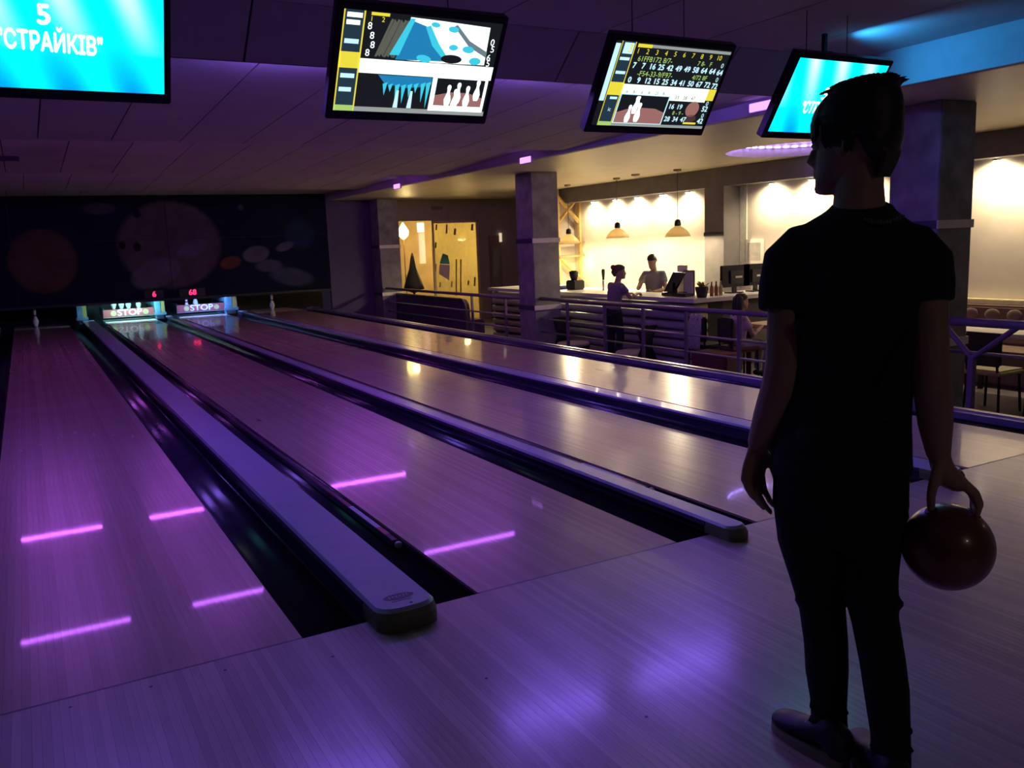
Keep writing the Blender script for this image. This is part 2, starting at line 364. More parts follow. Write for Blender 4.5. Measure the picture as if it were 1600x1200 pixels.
for px, py_, lab in ((1190, 166, 'nearest'), (822, 250, 'middle'), (621, 291, 'farthest')):
    c = P(px, py_, 'x', XS-.02); t = thing('soffit_lamp', f'small bright violet lamp on the soffit edge, {lab} of the three', 'lamp', (c.x, c.y, c.z-.05))
    part('housing', box(B(), (XS-.03, c.y-.17, c.z-.05), (XS-.001, c.y+.17, c.z+.05), .005), white_m, t); part('lens', box(B(), (XS-.042, c.y-.15, c.z-.04), (XS-.0305, c.y+.15, c.z+.04), .004), emit('soffit_violet', (.52, .20, 1.0), 2.4), t)
struct('wall_left', box(B(), (XCL-.1, -7.1, FLOOR2), (XCL, 20.3, 3.0)), darkwall_m, 'dark wall along the far left of the hall')
struct('wall_back', box(B(), (XCL-.1, -7.1, FLOOR2), (13.1, -7.0, 3.0)), darkwall_m, 'dark wall behind the seating area')
struct('wall_right', box(B(), (13.0, -7.0, FLOOR2), (13.1, 23.0, 3.0)), darkwall_m, 'outer wall behind the bar')
# ------------------------------------------------------------------ soffit, bar ceiling with round niche
struct('trim_3', box(B(), (XS, -7.0, ZB), (XS+.10, 2.74, ZU+.1)), soffit_m, 'tall soffit face beside the approach, washed bright blue')
struct('trim_4', box(B(), (XS, 2.74, ZB), (XS+.10, 18.0, 2.86)), soffit_m, 'low soffit face between lane ceiling and bar ceiling')
RC, RR = V(9.35, 6.15, 0), 1.12
bm = B(); n = 48
ring = [RC+V(RR*math.cos(2*PI*i/n), RR*math.sin(2*PI*i/n), ZB) for i in range(n)]
X0, X1, Y0, Y1 = XS+.10, 13.0, -7.0, 23.0
outer = []
for i in range(n):      # project ring points outwards to the rectangle
    a = 2*PI*i/n; dx, dy = math.cos(a), math.sin(a); ts = []
    if dx > 1e-6: ts.append((X1-RC.x)/dx)
    if dx < -1e-6: ts.append((X0-RC.x)/dx)
    if dy > 1e-6: ts.append((Y1-RC.y)/dy)
    if dy < -1e-6: ts.append((Y0-RC.y)/dy)
    tt = min(ts); outer.append(RC+V(dx*tt, dy*tt, ZB))
a_ = [bm.verts.new(p) for p in ring]; b_ = [bm.verts.new(p) for p in outer]
a2 = [bm.verts.new(p+V(0, 0, .2)) for p in ring]
for i in range(n):
    j = (i+1) % n; bm.faces.new((a_[i], a_[j], b_[j], b_[i])); bm.faces.new((a_[i], a_[j], a2[j], a2[i]))
bm.faces.new(a2)
for cx, cy in ((X0, Y0), (X1, Y0), (X1, Y1), (X0, Y1)):
    near = sorted(b_, key=lambda v: (v.co-V(cx, cy, ZB)).length)
    i0 = near[0]; 
    # corner triangle
    onx = [v for v in near if abs(v.co.x-cx) < 1e-4][:1]; ony = [v for v in near if abs(v.co.y-cy) < 1e-4][:1]
    if onx and ony and onx[0] is not ony[0]: bm.faces.new((onx[0], ony[0], bm.verts.new((cx, cy, ZB))))
struct('ceiling', bm, barceil_m, 'warm beige ceiling of the bar area with a round lit niche')
led = thing('led_strip', 'violet light strip in the round ceiling niche above the bar', 'light strip', (RC.x, RC.y, ZB+.14))
bm = B(); prev = None
for i in range(0, 41):
    a = math.radians(20+i*3.2*1.1); p0 = RC+V((RR-.03)*math.cos(a), (RR-.03)*math.sin(a), ZB+.15)
    if i % 2 == 0: prev = p0
    else: cyl(bm, prev, p0, .012, 8)
part('diodes', bm, emit('led_violet', (0.36, 0.24, 1.0), 26), led)
bm = B(); rings(bm, [[RC+V(r*math.cos(math.radians(20+i*3.52)), r*math.sin(math.radians(20+i*3.52)), ZB+.15+z) for r, z in ((RR-.005, -.02), (RR-.005, .02), (RR-.015, .02), (RR-.015, -.02))] for i in range(41)])
part('channel', bm, white_m, led)

# ------------------------------------------------------------------ walls
mural = thing('wall_end', 'dark painted end wall above the pins with planets and bowling pins', None, (0, YW, .5), kind='structure')
def mural_mat():
    m = bpy.data.materials.new('mural_print'); m.use_nodes = True; N, L = nt(m); b = N['Principled BSDF']; b.inputs['Roughness'].default_value = .7; b.inputs['Specular IOR Level'].default_value = .1
    ge = N.new('ShaderNodeNewGeometry'); sx = N.new('ShaderNodeSeparateXYZ'); L.new(ge.outputs['Position'], sx.inputs[0])
    no = N.new('ShaderNodeTexNoise'); no.inputs['Scale'].default_value = 1.4; no.inputs['Detail'].default_value = 5; L.new(ge.outputs['Position'], no.inputs['Vector'])
    rp = N.new('ShaderNodeValToRGB'); rp.color_ramp.elements[0].color = (.006, .010, .03, 1); rp.color_ramp.elements[1].color = (.03, .05, .13, 1); L.new(no.outputs['Fac'], rp.inputs[0]); out = rp.outputs[0]
    def M(op, a, b_):
        n_ = N.new('ShaderNodeMath'); n_.operation = op
        for i, v in enumerate((a, b_)):
            if isinstance(v, (int, float)): n_.inputs[i].default_value = v
            elif v is not None: L.new(v, n_.inputs[i])
        return n_.outputs[0]
    def blob(px0, py0, px1, py1, col, soft=.25, rot=0.0, tex=.5):
        nonlocal out
        a = P(px0, py0, 'y', YW); c = P(px1, py1, 'y', YW); cx, cz, rx, rz = (a.x+c.x)/2, (a.z+c.z)/2, abs(c.x-a.x)/2, abs(a.z-c.z)/2
        dx = M('SUBTRACT', sx.outputs[0], cx); dz = M('SUBTRACT', sx.outputs[2], cz); cr, sr = math.cos(rot), math.sin(rot)
        u = M('ADD', M('MULTIPLY', dx, cr/rx), M('MULTIPLY', dz, sr/rx)); v = M('ADD', M('MULTIPLY', dx, -sr/rz), M('MULTIPLY', dz, cr/rz))
        d = M('SQRT', M('ADD', M('MULTIPLY', u, u), M('MULTIPLY', v, v)), None)
        mr = N.new('ShaderNodeMapRange'); mr.inputs[1].default_value = 1; mr.inputs[2].default_value = 1-soft; L.new(d, mr.inputs[0])
        n2 = N.new('ShaderNodeTexNoise'); n2.inputs['Scale'].default_value = 3.5; n2.inputs['Detail'].default_value = 5; L.new(ge.outputs['Position'], n2.inputs['Vector'])
        tone = N.new('ShaderNodeMix'); tone.data_type = 'RGBA'; tone.inputs[6].default_value = (*[x*(1-tex) for x in col], 1); tone.inputs[7].default_value = (*[min(1, x*(1+tex)) for x in col], 1); L.new(n2.outputs['Fac'], tone.inputs[0])
        mx = N.new('ShaderNodeMix'); mx.data_type = 'RGBA'; L.new(mr.outputs[0], mx.inputs[0]); L.new(out, mx.inputs[6]); L.new(tone.outputs[2], mx.inputs[7]); out = mx.outputs[2]
    blob(2, 356, 130, 458, (.28, .15, .11), .12)
    blob(172, 312, 355, 448, (.27, .20, .22), .10)
    blob(440, 340, 496, 392, (.05, .10, .22), .2)
    blob(125, 316, 185, 336, (.16, .18, .24), .3)
    blob(184, 376, 198, 390, (.02, .01, .02), .3); blob(206, 378, 222, 394, (.02, .01, .02), .3); blob(205, 326, 222, 342, (.04, .03, .04), .3)
    blob(196, 405, 292, 448, (.33, .31, .38), .2, .35); blob(270, 375, 330, 402, (.30, .28, .36), .3, .4)
    blob(376, 384, 424, 410, (.36, .35, .44), .2, .15); blob(428, 378, 462, 392, (.36, .35, .42), .3, .3); blob(340, 400, 380, 420, (.45, .15, .10), .3, .2); blob(395, 405, 445, 425, (.26, .27, .36), .3)
    blob(415, 418, 495, 446, (.18, .20, .32), .3, -.2); blob(370, 318, 382, 330, (.3, .3, .35), .5)
    dk = N.new('ShaderNodeMix'); dk.data_type = 'RGBA'; dk.blend_type = 'MULTIPLY'; dk.inputs[0].default_value = 1; dk.inputs[7].default_value = (.26, .26, .27, 1); L.new(out, dk.inputs[6]); L.new(dk.outputs[2], b.inputs['Base Color']); return m
mm = mural_mat()
zm0 = P(300, 464, 'y', YW).z
zs = [zm0, P(262, 374, 'y', YW).z, 2.80]; xsp = [-5.2, P(0, 400, 'y', YW).x-1.4, P(20, 400, 'y', YW).x, P(262, 374, 'y', YW).x, P(512, 374, 'y', YW).x]
for a, b in zip(xsp, xsp[1:]):
    for c, d in zip(zs, zs[1:]): part('panel', box(B(), (a+.006, YW, c+.006), (b-.006, YW+.03, d-.006)), mm, mural)
part('backing', box(B(), (-5.2, YW+.031, zm0), (xsp[-1], YW+.08, 2.82)), black_m, mural)
part('bottom_ledge', box(B(), (-5.2, YW-.02, zm0-.05), (xsp[-1], YW+.06, zm0)), black_m, mural)
# pit behind the pins
struct('wall_pit', box(B(), (-5.2, 20.2, -.14), (6.3, 20.3, 2.8)), black_m, 'black back of the pin pits behind the pins')
xq = xsp[-1]
struct('wall_side', box(B(), (xq, YW-.02, FLOOR2), (7.49, YW+.12, 2.82)), darkwall_m, 'dark violet wall between painted end wall and far pillar')
# entrance wall with door opening
d0, d1 = P(622, 346, 'y', YW), P(747, 342, 'y', YW); dm = P(676, 346, 'y', YW); zdt = d0.z
bm = B(); box(bm, (7.49, YW, FLOOR2), (d0.x, YW+.12, 2.62)); box(bm, (d0.x, YW, zdt), (d1.x, YW+.12, 2.62)); box(bm, (d1.x, YW, FLOOR2), (13.0, YW+.12, 2.62))
struct('wall_entrance', bm, doorwall_m, 'brown wall around the bright doorway at the far end')
# room behind
struct('wall_back_room', box(B(), (7.0, 21.2, FLOOR2), (13.0, 21.3, 2.7)), mat('room_wall', (.62, .42, .18), .8, var=.2, scale=2), 'ochre wall of the lit room behind the doorway')
# ================================================================== lamps helper
def lamp(kind, loc, power, col, parent=None, size=.05, rot=None, angle=None, blend=.4):
    l = bpy.data.lights.new('lamp_light', kind); l.energy = power; l.color = col
    if kind in ('POINT', 'SPOT'): l.shadow_soft_size = size
    if kind == 'SPOT': l.spot_size = angle; l.spot_blend = blend
    o = bpy.data.objects.new('lamp_light', l); COL.objects.link(o); o.location = Vector(loc)-(ORIG[parent] if parent else V(0, 0, 0)); o.parent = parent
    if rot is not None: o.rotation_euler = Vector(rot).to_track_quat('-Z', 'Y').to_euler()
    return o
WARM = (1.0, 0.80, 0.48)
# ------------------------------------------------------------------ doorway
room_l = thing('ceiling_lamp', 'glowing yellow globe lamp seen through the glass door', 'lamp', P(721, 366, 'y', 19.6))
c = ORIG[room_l]
part('globe', ball(B(), c, .16, 10), emit('globe_yellow', (1.0, .72, .15), 1.1), room_l, True)
part('glow_base', lathe(B(), [(.02, -.19), (.11, -.17), (.13, -.13), (.1, -.12)], c, 20), emit('globe_white', (1, .9, .6), 5), room_l, True)
part('cord', cyl(B(), c+V(0, 0, .1), V(c.x, c.y, 2.6), .008, 6), black_m, room_l)
lamp('POINT', c+V(0, -.1, -.35), 95, (1, .78, .35), room_l, .1)
c = P(630, 362, 'y', 18.6)
t = thing('floor_lamp', 'bright flame-shaped yellow lamp at the left of the doorway', 'lamp', (c.x, c.y, FLOOR2))
part('shade', lathe(B(), [(.03, -.2), (.06, -.17), (.13, -.1), (.15, 0), (.10, .1), (.04, .19), (.01, .24)], c, 20), emit('flame_lamp', (1, .78, .25), 6), t, True)
part('pole', cyl(B(), (c.x, c.y, FLOOR2), c-V(0, 0, .18), .015, 8), woodyel_m, t); part('base', lathe(B(), [(.16, FLOOR2), (.15, FLOOR2+.02), (.02, FLOOR2+.03)], (c.x, c.y, 0), 20), black_m, t)
lamp('POINT', c+V(.05, -.25, 0), 14, (1, .75, .3), t, .1)
a, b = P(653, 348, 'y', 20.4), P(660, 412, 'y', 20.4)
t = thing('wall_light', 'tall narrow pale lit strip on the wall inside the doorway', 'wall light', (a.x, 20.4, b.z))
part('strip', box(B(), (a.x-.02, 20.4, b.z+.9), (b.x+.12, 20.45, a.z), .01), emit('strip_light', (1, .82, .6), 1.6), t); part('mosaic', box(B(), (a.x, 20.4, b.z), (b.x+.12, 20.45, b.z+.88), .01), emit('strip_mosaic', (.8, .5, .3), .8), t)
b0 = P(647, 452, 'y', 18.5); tp = P(647, 395, 'y', 18.5)
solo('parasol', lathe(B(), [(.02, FLOOR2), (.03, b0.z-.1), (.28, b0.z), (.24, b0.z+.15), (.10, b0.z+.55), (.05, tp.z-.12), (.015, tp.z)], (b0.x, 18.5, 0), 14), black_m, 'closed black parasol standing inside the doorway', 'parasol', smooth=True)
# glass door with printed film
dr = thing('door_1', 'glass door with pale yellow printed film and long handles', None, (dm.x, YW, FLOOR2), kind='structure')
ff = mat('door_frame', (.55, .45, .25), .5)
for n_, lo, hi in (('frame', (dm.x-.03, YW+.02, FLOOR2), (dm.x+.03, YW+.08, zdt)), ('frame', (d1.x-.06, YW+.02, FLOOR2), (d1.x, YW+.08, zdt)), ('frame', (dm.x, YW+.02, zdt-.07), (d1.x, YW+.08, zdt))): part(n_, box(B(), lo, hi, .006), ff, dr)
gm = bpy.data.materials.new('door_film'); gm.use_nodes = True; N, L = nt(gm); pb = N['Principled BSDF']; mo = N['Material Output']
pb.inputs['Base Color'].default_value = (.75, .62, .28, 1); pb.inputs['Roughness'].default_value = .3; pb.inputs['Transmission Weight'].default_value = 0
tl = N.new('ShaderNodeBsdfTranslucent'); tl.inputs[0].default_value = (.95, .82, .42, 1); tr = N.new('ShaderNodeBsdfTransparent'); m1 = N.new('ShaderNodeMixShader'); m2 = N.new('ShaderNodeMixShader')
no = N.new('ShaderNodeTexNoise'); no.inputs['Scale'].default_value = 7; rp = N.new('ShaderNodeMapRange'); rp.inputs[1].default_value = .4; rp.inputs[2].default_value = .62; rp.inputs[3].default_value = .18; rp.inputs[4].default_value = .45; L.new(no.outputs[0], rp.inputs[0])
L.new(rp.outputs[0], m1.inputs[0]); L.new(tl.outputs[0], m1.inputs[1]); L.new(tr.outputs[0], m1.inputs[2]); m2.inputs[0].default_value = .25; L.new(m1.outputs[0], m2.inputs[1]); L.new(pb.outputs[0], m2.inputs[2]); L.new(m2.outputs[0], mo.inputs[0])
part('pane', box(B(), (dm.x+.03, YW+.045, FLOOR2+.05), (d1.x-.06, YW+.055, zdt-.07)), gm, dr)
def onwall(px, py): return P(px, py, 'y', YW+.03)
def polyprint(name, pts, col, parent, y=YW+.035, th=.006, m=None):
    q = [V(onwall(*p).x, y, onwall(*p).z) for p in pts]
    return part(name, prism(B(), q, (0, th, 0)), m or mat('print_%d%d%d' % tuple(int(x*99) for x in col), col, .6), parent)
polyprint('printed_house', [(687, 413), (703, 414), (702, 438), (686, 428)], (.38, .26, .34), dr); polyprint('printed_roof', [(687, 412), (703, 413), (700, 399), (692, 396)], (.06, .30, .22), dr)
for (px, py, w_, h_) in ((682, 355, 3, 9), (698, 358, 3, 14), (681, 383, 3, 9), (681, 418, 3, 12), (711, 362, 4, 10), (738, 355, 4, 10), (688, 445, 3, 8), (706, 444, 3, 9), (732, 442, 3, 7), (742, 440, 3, 14)):
    polyprint('printed_mark', [(px-w_/2, py+h_/2), (px+w_/3, py+h_/2), (px+w_/2, py-h_/2), (px-w_/3, py-h_/2)], (.38, .27, .10), dr)
for px in (713, 720):
    a, b = P(px, 405, 'y', YW-.03), P(px, 462, 'y', YW-.03); part('handle', cyl(B(), a, b, .018, 10), mat('handle_brass', (.30, .22, .08), .35, metal=.7), dr, True)
# cabinet and small sconce right of the door
a, b = P(769, 383, 'y', YW-.06), P(783, 460, 'y', YW-.06)
t = thing('wall_mirror', 'tall narrow mirror cabinet on the brown wall right of the door', 'mirror', (a.x, YW-.06, b.z-.5))
part('frame', box(B(), (a.x-.08, YW-.05, b.z-.9), (b.x+.08, YW-.001, a.z+.25), .01), mat('mirror_frame', (.22, .15, .11), .5), t); part('glass', box(B(), (a.x, YW-.058, b.z), (b.x, YW-.0505, a.z)), mat('mirror_glass', (.5, .45, .35), .15, metal=.6), t)
a = P(782, 371, 'y', YW-.05)
t = thing('wall_light', 'small pale wall light above the mirror cabinet', 'wall light', (a.x, YW-.06, a.z-.12)); part('shade', cyl(B(), a-V(0, 0, .12), a+V(0, 0, .12), .04, 12), emit('sconce', (.9, .7, .5), .7), t, True); part('bracket', box(B(), (a.x-.02, YW-.05, a.z-.03), (a.x+.02, YW-.001, a.z+.03)), black_m, t)
a = P(683, 325, 'y', YW-.01); solo('wall_vent', box(B(), (a.x-.16, YW-.012, a.z-.05), (a.x+.16, YW-.001, a.z+.05)), mat('vent_dark', (.16, .12, .10), .6), 'small dark vent on the wall above the doorway', 'vent')

# ------------------------------------------------------------------ pillars
def pillar(y0, label):
    t = thing('pillar', label, 'pillar', (7.215, y0+.275, FLOOR2))
    part('shaft', box(B(), (6.95, y0, FLOOR2), (7.48, y0+.55, ZB-.001), .008), concrete_m, t)
    for z in (1.44, .28):
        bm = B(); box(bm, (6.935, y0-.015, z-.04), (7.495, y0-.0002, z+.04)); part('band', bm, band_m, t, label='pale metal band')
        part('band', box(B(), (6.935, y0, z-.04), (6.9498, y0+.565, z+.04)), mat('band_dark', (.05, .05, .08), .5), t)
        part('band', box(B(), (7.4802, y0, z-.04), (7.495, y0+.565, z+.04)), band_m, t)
pillar(2.31, 'big concrete pillar right behind the standing man, violet on its lane side'); pillar(9.93, 'middle concrete pillar with pale metal band, left end of the bar'); pillar(17.3, 'far concrete pillar left of the doorway')
# ------------------------------------------------------------------ railings
XR = 7.06
def rail(y0, y1, zs_, posts, label, ybrace=None, r=.032):
    t = thing('railing', label, 'railing', (XR, (y0+y1)/2, FLOOR2))
    for i, z in enumerate(zs_):
        if i == 0: part('top_rail', limb(B(), [(XR, y0, z), (XR, y1, z)], [r, r], 12, ends=False), purplerail_m, t, True)
        else: part('cross_rail', limb(B(), [(XR, y0, z), (XR, y1, z)], [.016, .016], 8, ends=False), steel_m, t, True)
    for y in posts: part('post', box(B(), (XR-.022, y-.022, FLOOR2), (XR+.022, y+.022, zs_[0]-.02), .004), purplerail_m, t)
    if ybrace:
        y, z = ybrace; part('brace', limb(B(), [(XR, y, z), (XR, y+.32, zs_[0]-.02)], [.028, .028], 8, ends=False), purplerail_m, t); part('brace', limb(B(), [(XR, y, z), (XR, y-.42, zs_[0]-.02)], [.028, .028], 8, ends=False), purplerail_m, t)
        part('post', box(B(), (XR-.03, y-.03, FLOOR2), (XR+.03, y+.03, z+.02), .004), purplerail_m, t)
py = [P(x, y, 'x', XR).y for x, y in ((887, 500), (945, 505), (1005, 510), (1072, 515), (1155, 530))]
rail(2.87, 9.92, (.44, .09, -.14), py+[3.3], 'violet railing between middle pillar and big pillar, in front of the bar')
rail(10.49, 17.29, (.42, .09, -.14), (11.2, 12.6), 'thin dark railing from middle pillar to far pillar')
yb = P(1519, 560, 'x', XR).y
rail(-1.0, 2.30, (.51, .22), (-.4,), 'thick violet railing with a forked brace at the right picture edge', (yb, P(1519, 560, 'x', XR).z), .042)
# dark violet booth back by the doorway
t = thing('booth_back', 'dark violet padded booth back with a rounded corner before the doorway', 'booth', (7.4, 15.3, FLOOR2))
pts = [V(7.30, 17.25, FLOOR2), V(7.30, 17.25, .27)]+[V(7.30, 13.40+.22-.22*math.sin(PI/2*i/6), .27-.22+.22*math.cos(PI/2*i/6)) for i in range(7)]+[V(7.30, 13.36, FLOOR2)]
part('panel', prism(B(), pts, (.10, 0, 0)), mat('booth_violet', (.10, .05, .14), .6, var=.1), t)
part('frame', limb(B(), pts, [.03]*len(pts), 8, ends=False), mat('booth_frame', (.10, .08, .10), .5), t, True); part('seat', box(B(), (7.41, 13.5, FLOOR2), (7.8, 17.2, -.18), .03), MATS['booth_violet'], t)

# ------------------------------------------------------------------ bar wall
XW = 10.65
struct('wall_bar', box(B(), (XW, -7.0, FLOOR2), (XW+.1, 14.3, ZB)), wallwarm_m, 'pale wall behind the bar lit by a row of downlights')
bmy = thing('trim_5', 'dark beam along the bar wall with downlights beneath', None, (10.4, 6, 2.25), kind='structure'); part('beam', box(B(), (10.25, -7.0, 2.27), (10.52, 14.3, ZB-.001), .004), beam_m, bmy)
struct('trim_6', box(B(), (10.25, 8.80, FLOOR2), (XW, 9.30, 2.269)), beam_m, 'dark pilaster on the bar wall between two lit bays')
part('pilaster_band', box(B(), (10.235, 8.79, 1.40), (10.249, 9.31, 1.47)), black_m, bmy)
SP = [P(x, y, 'x', 10.57).y for x, y in ((926, 315), (960, 312), (994, 308), (1033, 303), (1074, 298), (1205, 284), (1267, 276), (1350, 268), (1557, 248), (1640, 240))]
NUM = ['first', 'second', 'third', 'fourth', 'fifth']
for i, y in enumerate(SP):
    if y < -2: continue
    lab = f'small bright downlight under the beam behind the bar, {NUM[i]} from the left' if i < 5 else ['small bright downlight right of the dark pilaster', 'second bright downlight right of the dark pilaster', 'bright downlight hidden behind the man\'s head', 'bright downlight at the right edge beyond the big pillar', 'downlight just past the right picture edge'][i-5]
    t = thing('downlight', lab, 'downlight', (10.57, y, 2.25), group='downlights over the bar wall')
    part('housing', lathe(B(), [(.05, .0), (.05, -.05), (.04, -.055)], (10.575, y, 2.30), 14), steel_m, t, True); part('bulb', ball(B(), (10.57, y, 2.245), .03, 6), emit('bulb_warm', (1, .9, .7), 60), t, True); part('arm', box(B(), (10.53, y-.02, 2.30), (10.64, y+.02, 2.33)), steel_m, t)
    lamp('SPOT', (10.44, y, 2.22), BAR_SPOT*(1.0 if i < 5 else 1.25), (1.0, .82, .52), t, .03, (.30, 0, -1), math.radians(160), .9)
# light panel in second bay, framed board
a, b = P(1137, 290, 'x', XW-.02), P(1166, 420, 'x', XW-.02)
solo('wall_panel', box(B(), (XW-.02, b.y, b.z-.2), (XW-.001, min(a.y, 8.79), a.z)), mat('pale_panel', (.62, .62, .50), .5), 'pale greenish panel on the wall just right of the dark pilaster', 'wall panel')
a, b = P(1165, 374, 'x', XW-.03), P(1192, 412, 'x', XW-.03)
t = thing('picture_frame', 'white framed grey notice on the wall above the bar monitors', 'picture frame', (XW-.02, (a.y+b.y)/2, b.z))
part('frame', box(B(), (XW-.03, b.y, b.z), (XW-.001, a.y, a.z), .006), white_m, t); part('sheet', box(B(), (XW-.034, b.y+.06, b.z+.06), (XW-.0302, a.y-.06, a.z-.06)), mat('grey_sheet', (.42, .38, .33), .7), t)
# pendants
shade_m = bpy.data.materials.new('shade_pearl'); shade_m.use_nodes = True; N, L = nt(shade_m); pb = N['Principled BSDF']; pb.inputs['Base Color'].default_value = (.60, .55, .42, 1); pb.inputs['Roughness'].default_value = .3
tl = N.new('ShaderNodeBsdfTranslucent'); tl.inputs[0].default_value = (.75, .62, .38, 1); mx = N.new('ShaderNodeMixShader'); mx.inputs[0].default_value = .5; L.new(pb.outputs[0], mx.inputs[1]); L.new(tl.outputs[0], mx.inputs[2]); L.new(mx.outputs[0], N['Material Output'].inputs[0])
bell = [(.03, .20), (.05, .19), (.12, .15), (.20, .07), (.235, 0), (.225, 0), (.19, .06), (.11, .135), (.03, .17)]
for (px, py_, lab) in ((889, 380, 'leftmost dome pendant lamp hanging before the wooden lattice'), (965, 372, 'middle dome pendant lamp hanging over the bar'), (1059, 370, 'right dome pendant lamp hanging over the bar, near the pilaster')):
    c = P(px, py_, 'x', 9.6); t = thing('pendant_lamp', lab, 'pendant lamp', (c.x, c.y, c.z), group='dome pendant lamps over the bar')
    part('shade', lathe(B(), bell, c, 28), shade_m, t, True)
    part('cap', lathe(B(), [(.055, .195), (.06, .22), (.05, .29), (.02, .31)], c, 16), black_m, t, True); part('cord', cyl(B(), c+V(0, 0, .3), V(c.x, c.y, ZB-.03), .005, 6), black_m, t)
    part('canopy', lathe(B(), [(.07, ZB-.001), (.07, ZB-.03), (.02, ZB-.05)], (c.x, c.y, 0), 18), mat('canopy_bronze', (.25, .20, .12), .4), t, True)
    part('bulb', ball(B(), c+V(0, 0, .07), .035, 6), MATS['bulb_warm'], t, True); lamp('POINT', c+V(0, 0, .03), BAR_PENDANT, WARM, t, .04)
c = P(993, 272, 'z', ZB); solo('ceiling_rose', lathe(B(), [(.08, ZB-.001), (.08, ZB-.03), (.02, ZB-.045)], (c.x, c.y, 0), 18), MATS['canopy_bronze'], 'lone small round ceiling fitting between the pendants', 'ceiling fitting', smooth=True)
# wooden lattice shelf at the left end of the bar
ye = 14.0
struct('wall_bar_end', box(B(), (9.6, ye+.25, FLOOR2), (XW, ye+.33, ZB)), wallwarm_m, 'pale end wall behind the wooden lattice shelf')
t = thing('lattice_shelf', 'yellow pine lattice shelf at the left end of the bar', 'shelf', (10.3, ye, FLOOR2))
xl, xr = P(874, 380, 'y', ye).x-.1, P(911, 380, 'y', ye).x
for x in (xl, xr-.12): part('post', box(B(), (x, ye-.05, FLOOR2), (x+.10, ye+.05, 2.5), .005), woodyel_m, t)
z1_ = P(890, 380, 'y', ye).z; z2_ = P(890, 400, 'y', ye).z
for a, b in (((xl+.05, ye, 2.45), (xr-.07, ye, z1_+.45)), ((xr-.07, ye, 2.45), (xl+.05, ye, z1_+.45)), ((xl+.05, ye-.03, z2_-.02), (xr-.07, ye-.03, .5))): part('brace', limb(B(), [a, b], [.045, .045], 4, ends=False), woodyel_m, t)
for z in (z1_, z2_): part('shelf_board', box(B(), (xl-.05, ye-.18, z-.02), (xr+.55, ye+.16, z+.02), .004), mat('shelf_dark', (.22, .15, .07), .5), t)
a = P(924, 375, 'y', ye).x; part('lamp_box', box(B(), (xr+.08, ye-.1, z2_+.03), (a-.02, ye+.1, z1_-.03)), emit('box_light', (1, .85, .5), 3), t); part('end_post', box(B(), (a-.02, ye-.16, z2_), (a+.01, ye+.14, z1_)), black_m, t)
lamp('POINT', (xr+.1, ye-.4, z1_-.2), 16, (1, .80, .30), t, .06); lamp('POINT', (xl+.4, ye-.35, .9), 12, (1, .80, .30), t, .06)

# ------------------------------------------------------------------ counter
CX, CY, CZ = 7.90, 6.90, .50
t = thing('bar_counter', 'bar counter front clad in horizontal slats, violet lit in front, yellow light painted on its side', 'counter', (8.2, 10, FLOOR2))
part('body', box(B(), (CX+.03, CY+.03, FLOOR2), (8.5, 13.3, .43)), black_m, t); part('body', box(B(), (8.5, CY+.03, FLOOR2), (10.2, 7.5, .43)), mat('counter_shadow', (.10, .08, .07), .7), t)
h_ = (.43-FLOOR2-.03)/7
for i in range(7):
    z0 = FLOOR2+.03+i*h_; sec = [V(CX+.03, 0, z0+.005), V(CX-.01, 0, z0+.03), V(CX-.018, 0, z0+h_*.5), V(CX-.01, 0, z0+h_-.03), V(CX+.03, 0, z0+h_-.005)]
    part('slat', prism(B(), [p+V(0, CY, 0) for p in sec], (0, 13.3-CY, 0)), slat_m, t, True)
    sec = [V(0, CY+.03, z0+.005), V(0, CY-.01, z0+.03), V(0, CY-.018, z0+h_*.5), V(0, CY-.01, z0+h_-.03), V(0, CY+.03, z0+h_-.005)]
    part('end_slat', prism(B(), [p+V(CX, 0, 0) for p in sec], (.26, 0, 0)), mat('slat_yellow_lit', (.50, .46, .30), .4), t, True)  # yellow light on the end slats is put into their colour
bm = prism(B(), [V(CX-.10, CY-.12, .44), V(10.2, CY-.12, .44), V(10.2, 7.6, .44), V(8.55, 7.6, .44), V(8.55, 13.3, .44), V(CX-.10, 13.3, .44)], (0, 0, .06)); solo('worktop', bm, white_m, 'pale bar worktop running around the corner of the counter', 'worktop')
t = thing('back_counter', 'low back counter along the bar wall behind the bartender', 'counter', (10.4, 11, FLOOR2)); part('body', box(B(), (10.1, 9.4, FLOOR2), (10.64, 13.6, .3)), mat('back_cab', (.45, .36, .22), .5), t); part('top', box(B(), (10.05, 9.35, .301), (10.645, 13.65, .34)), white_m, t)

# things on the counter
def bx_c(px0, py0, px1, py1, x): a = P(px0, py0, 'x', x); b = P(px1, py1, 'x', x); return min(a.y, b.y), max(a.y, b.y), min(a.z, b.z), max(a.z, b.z)
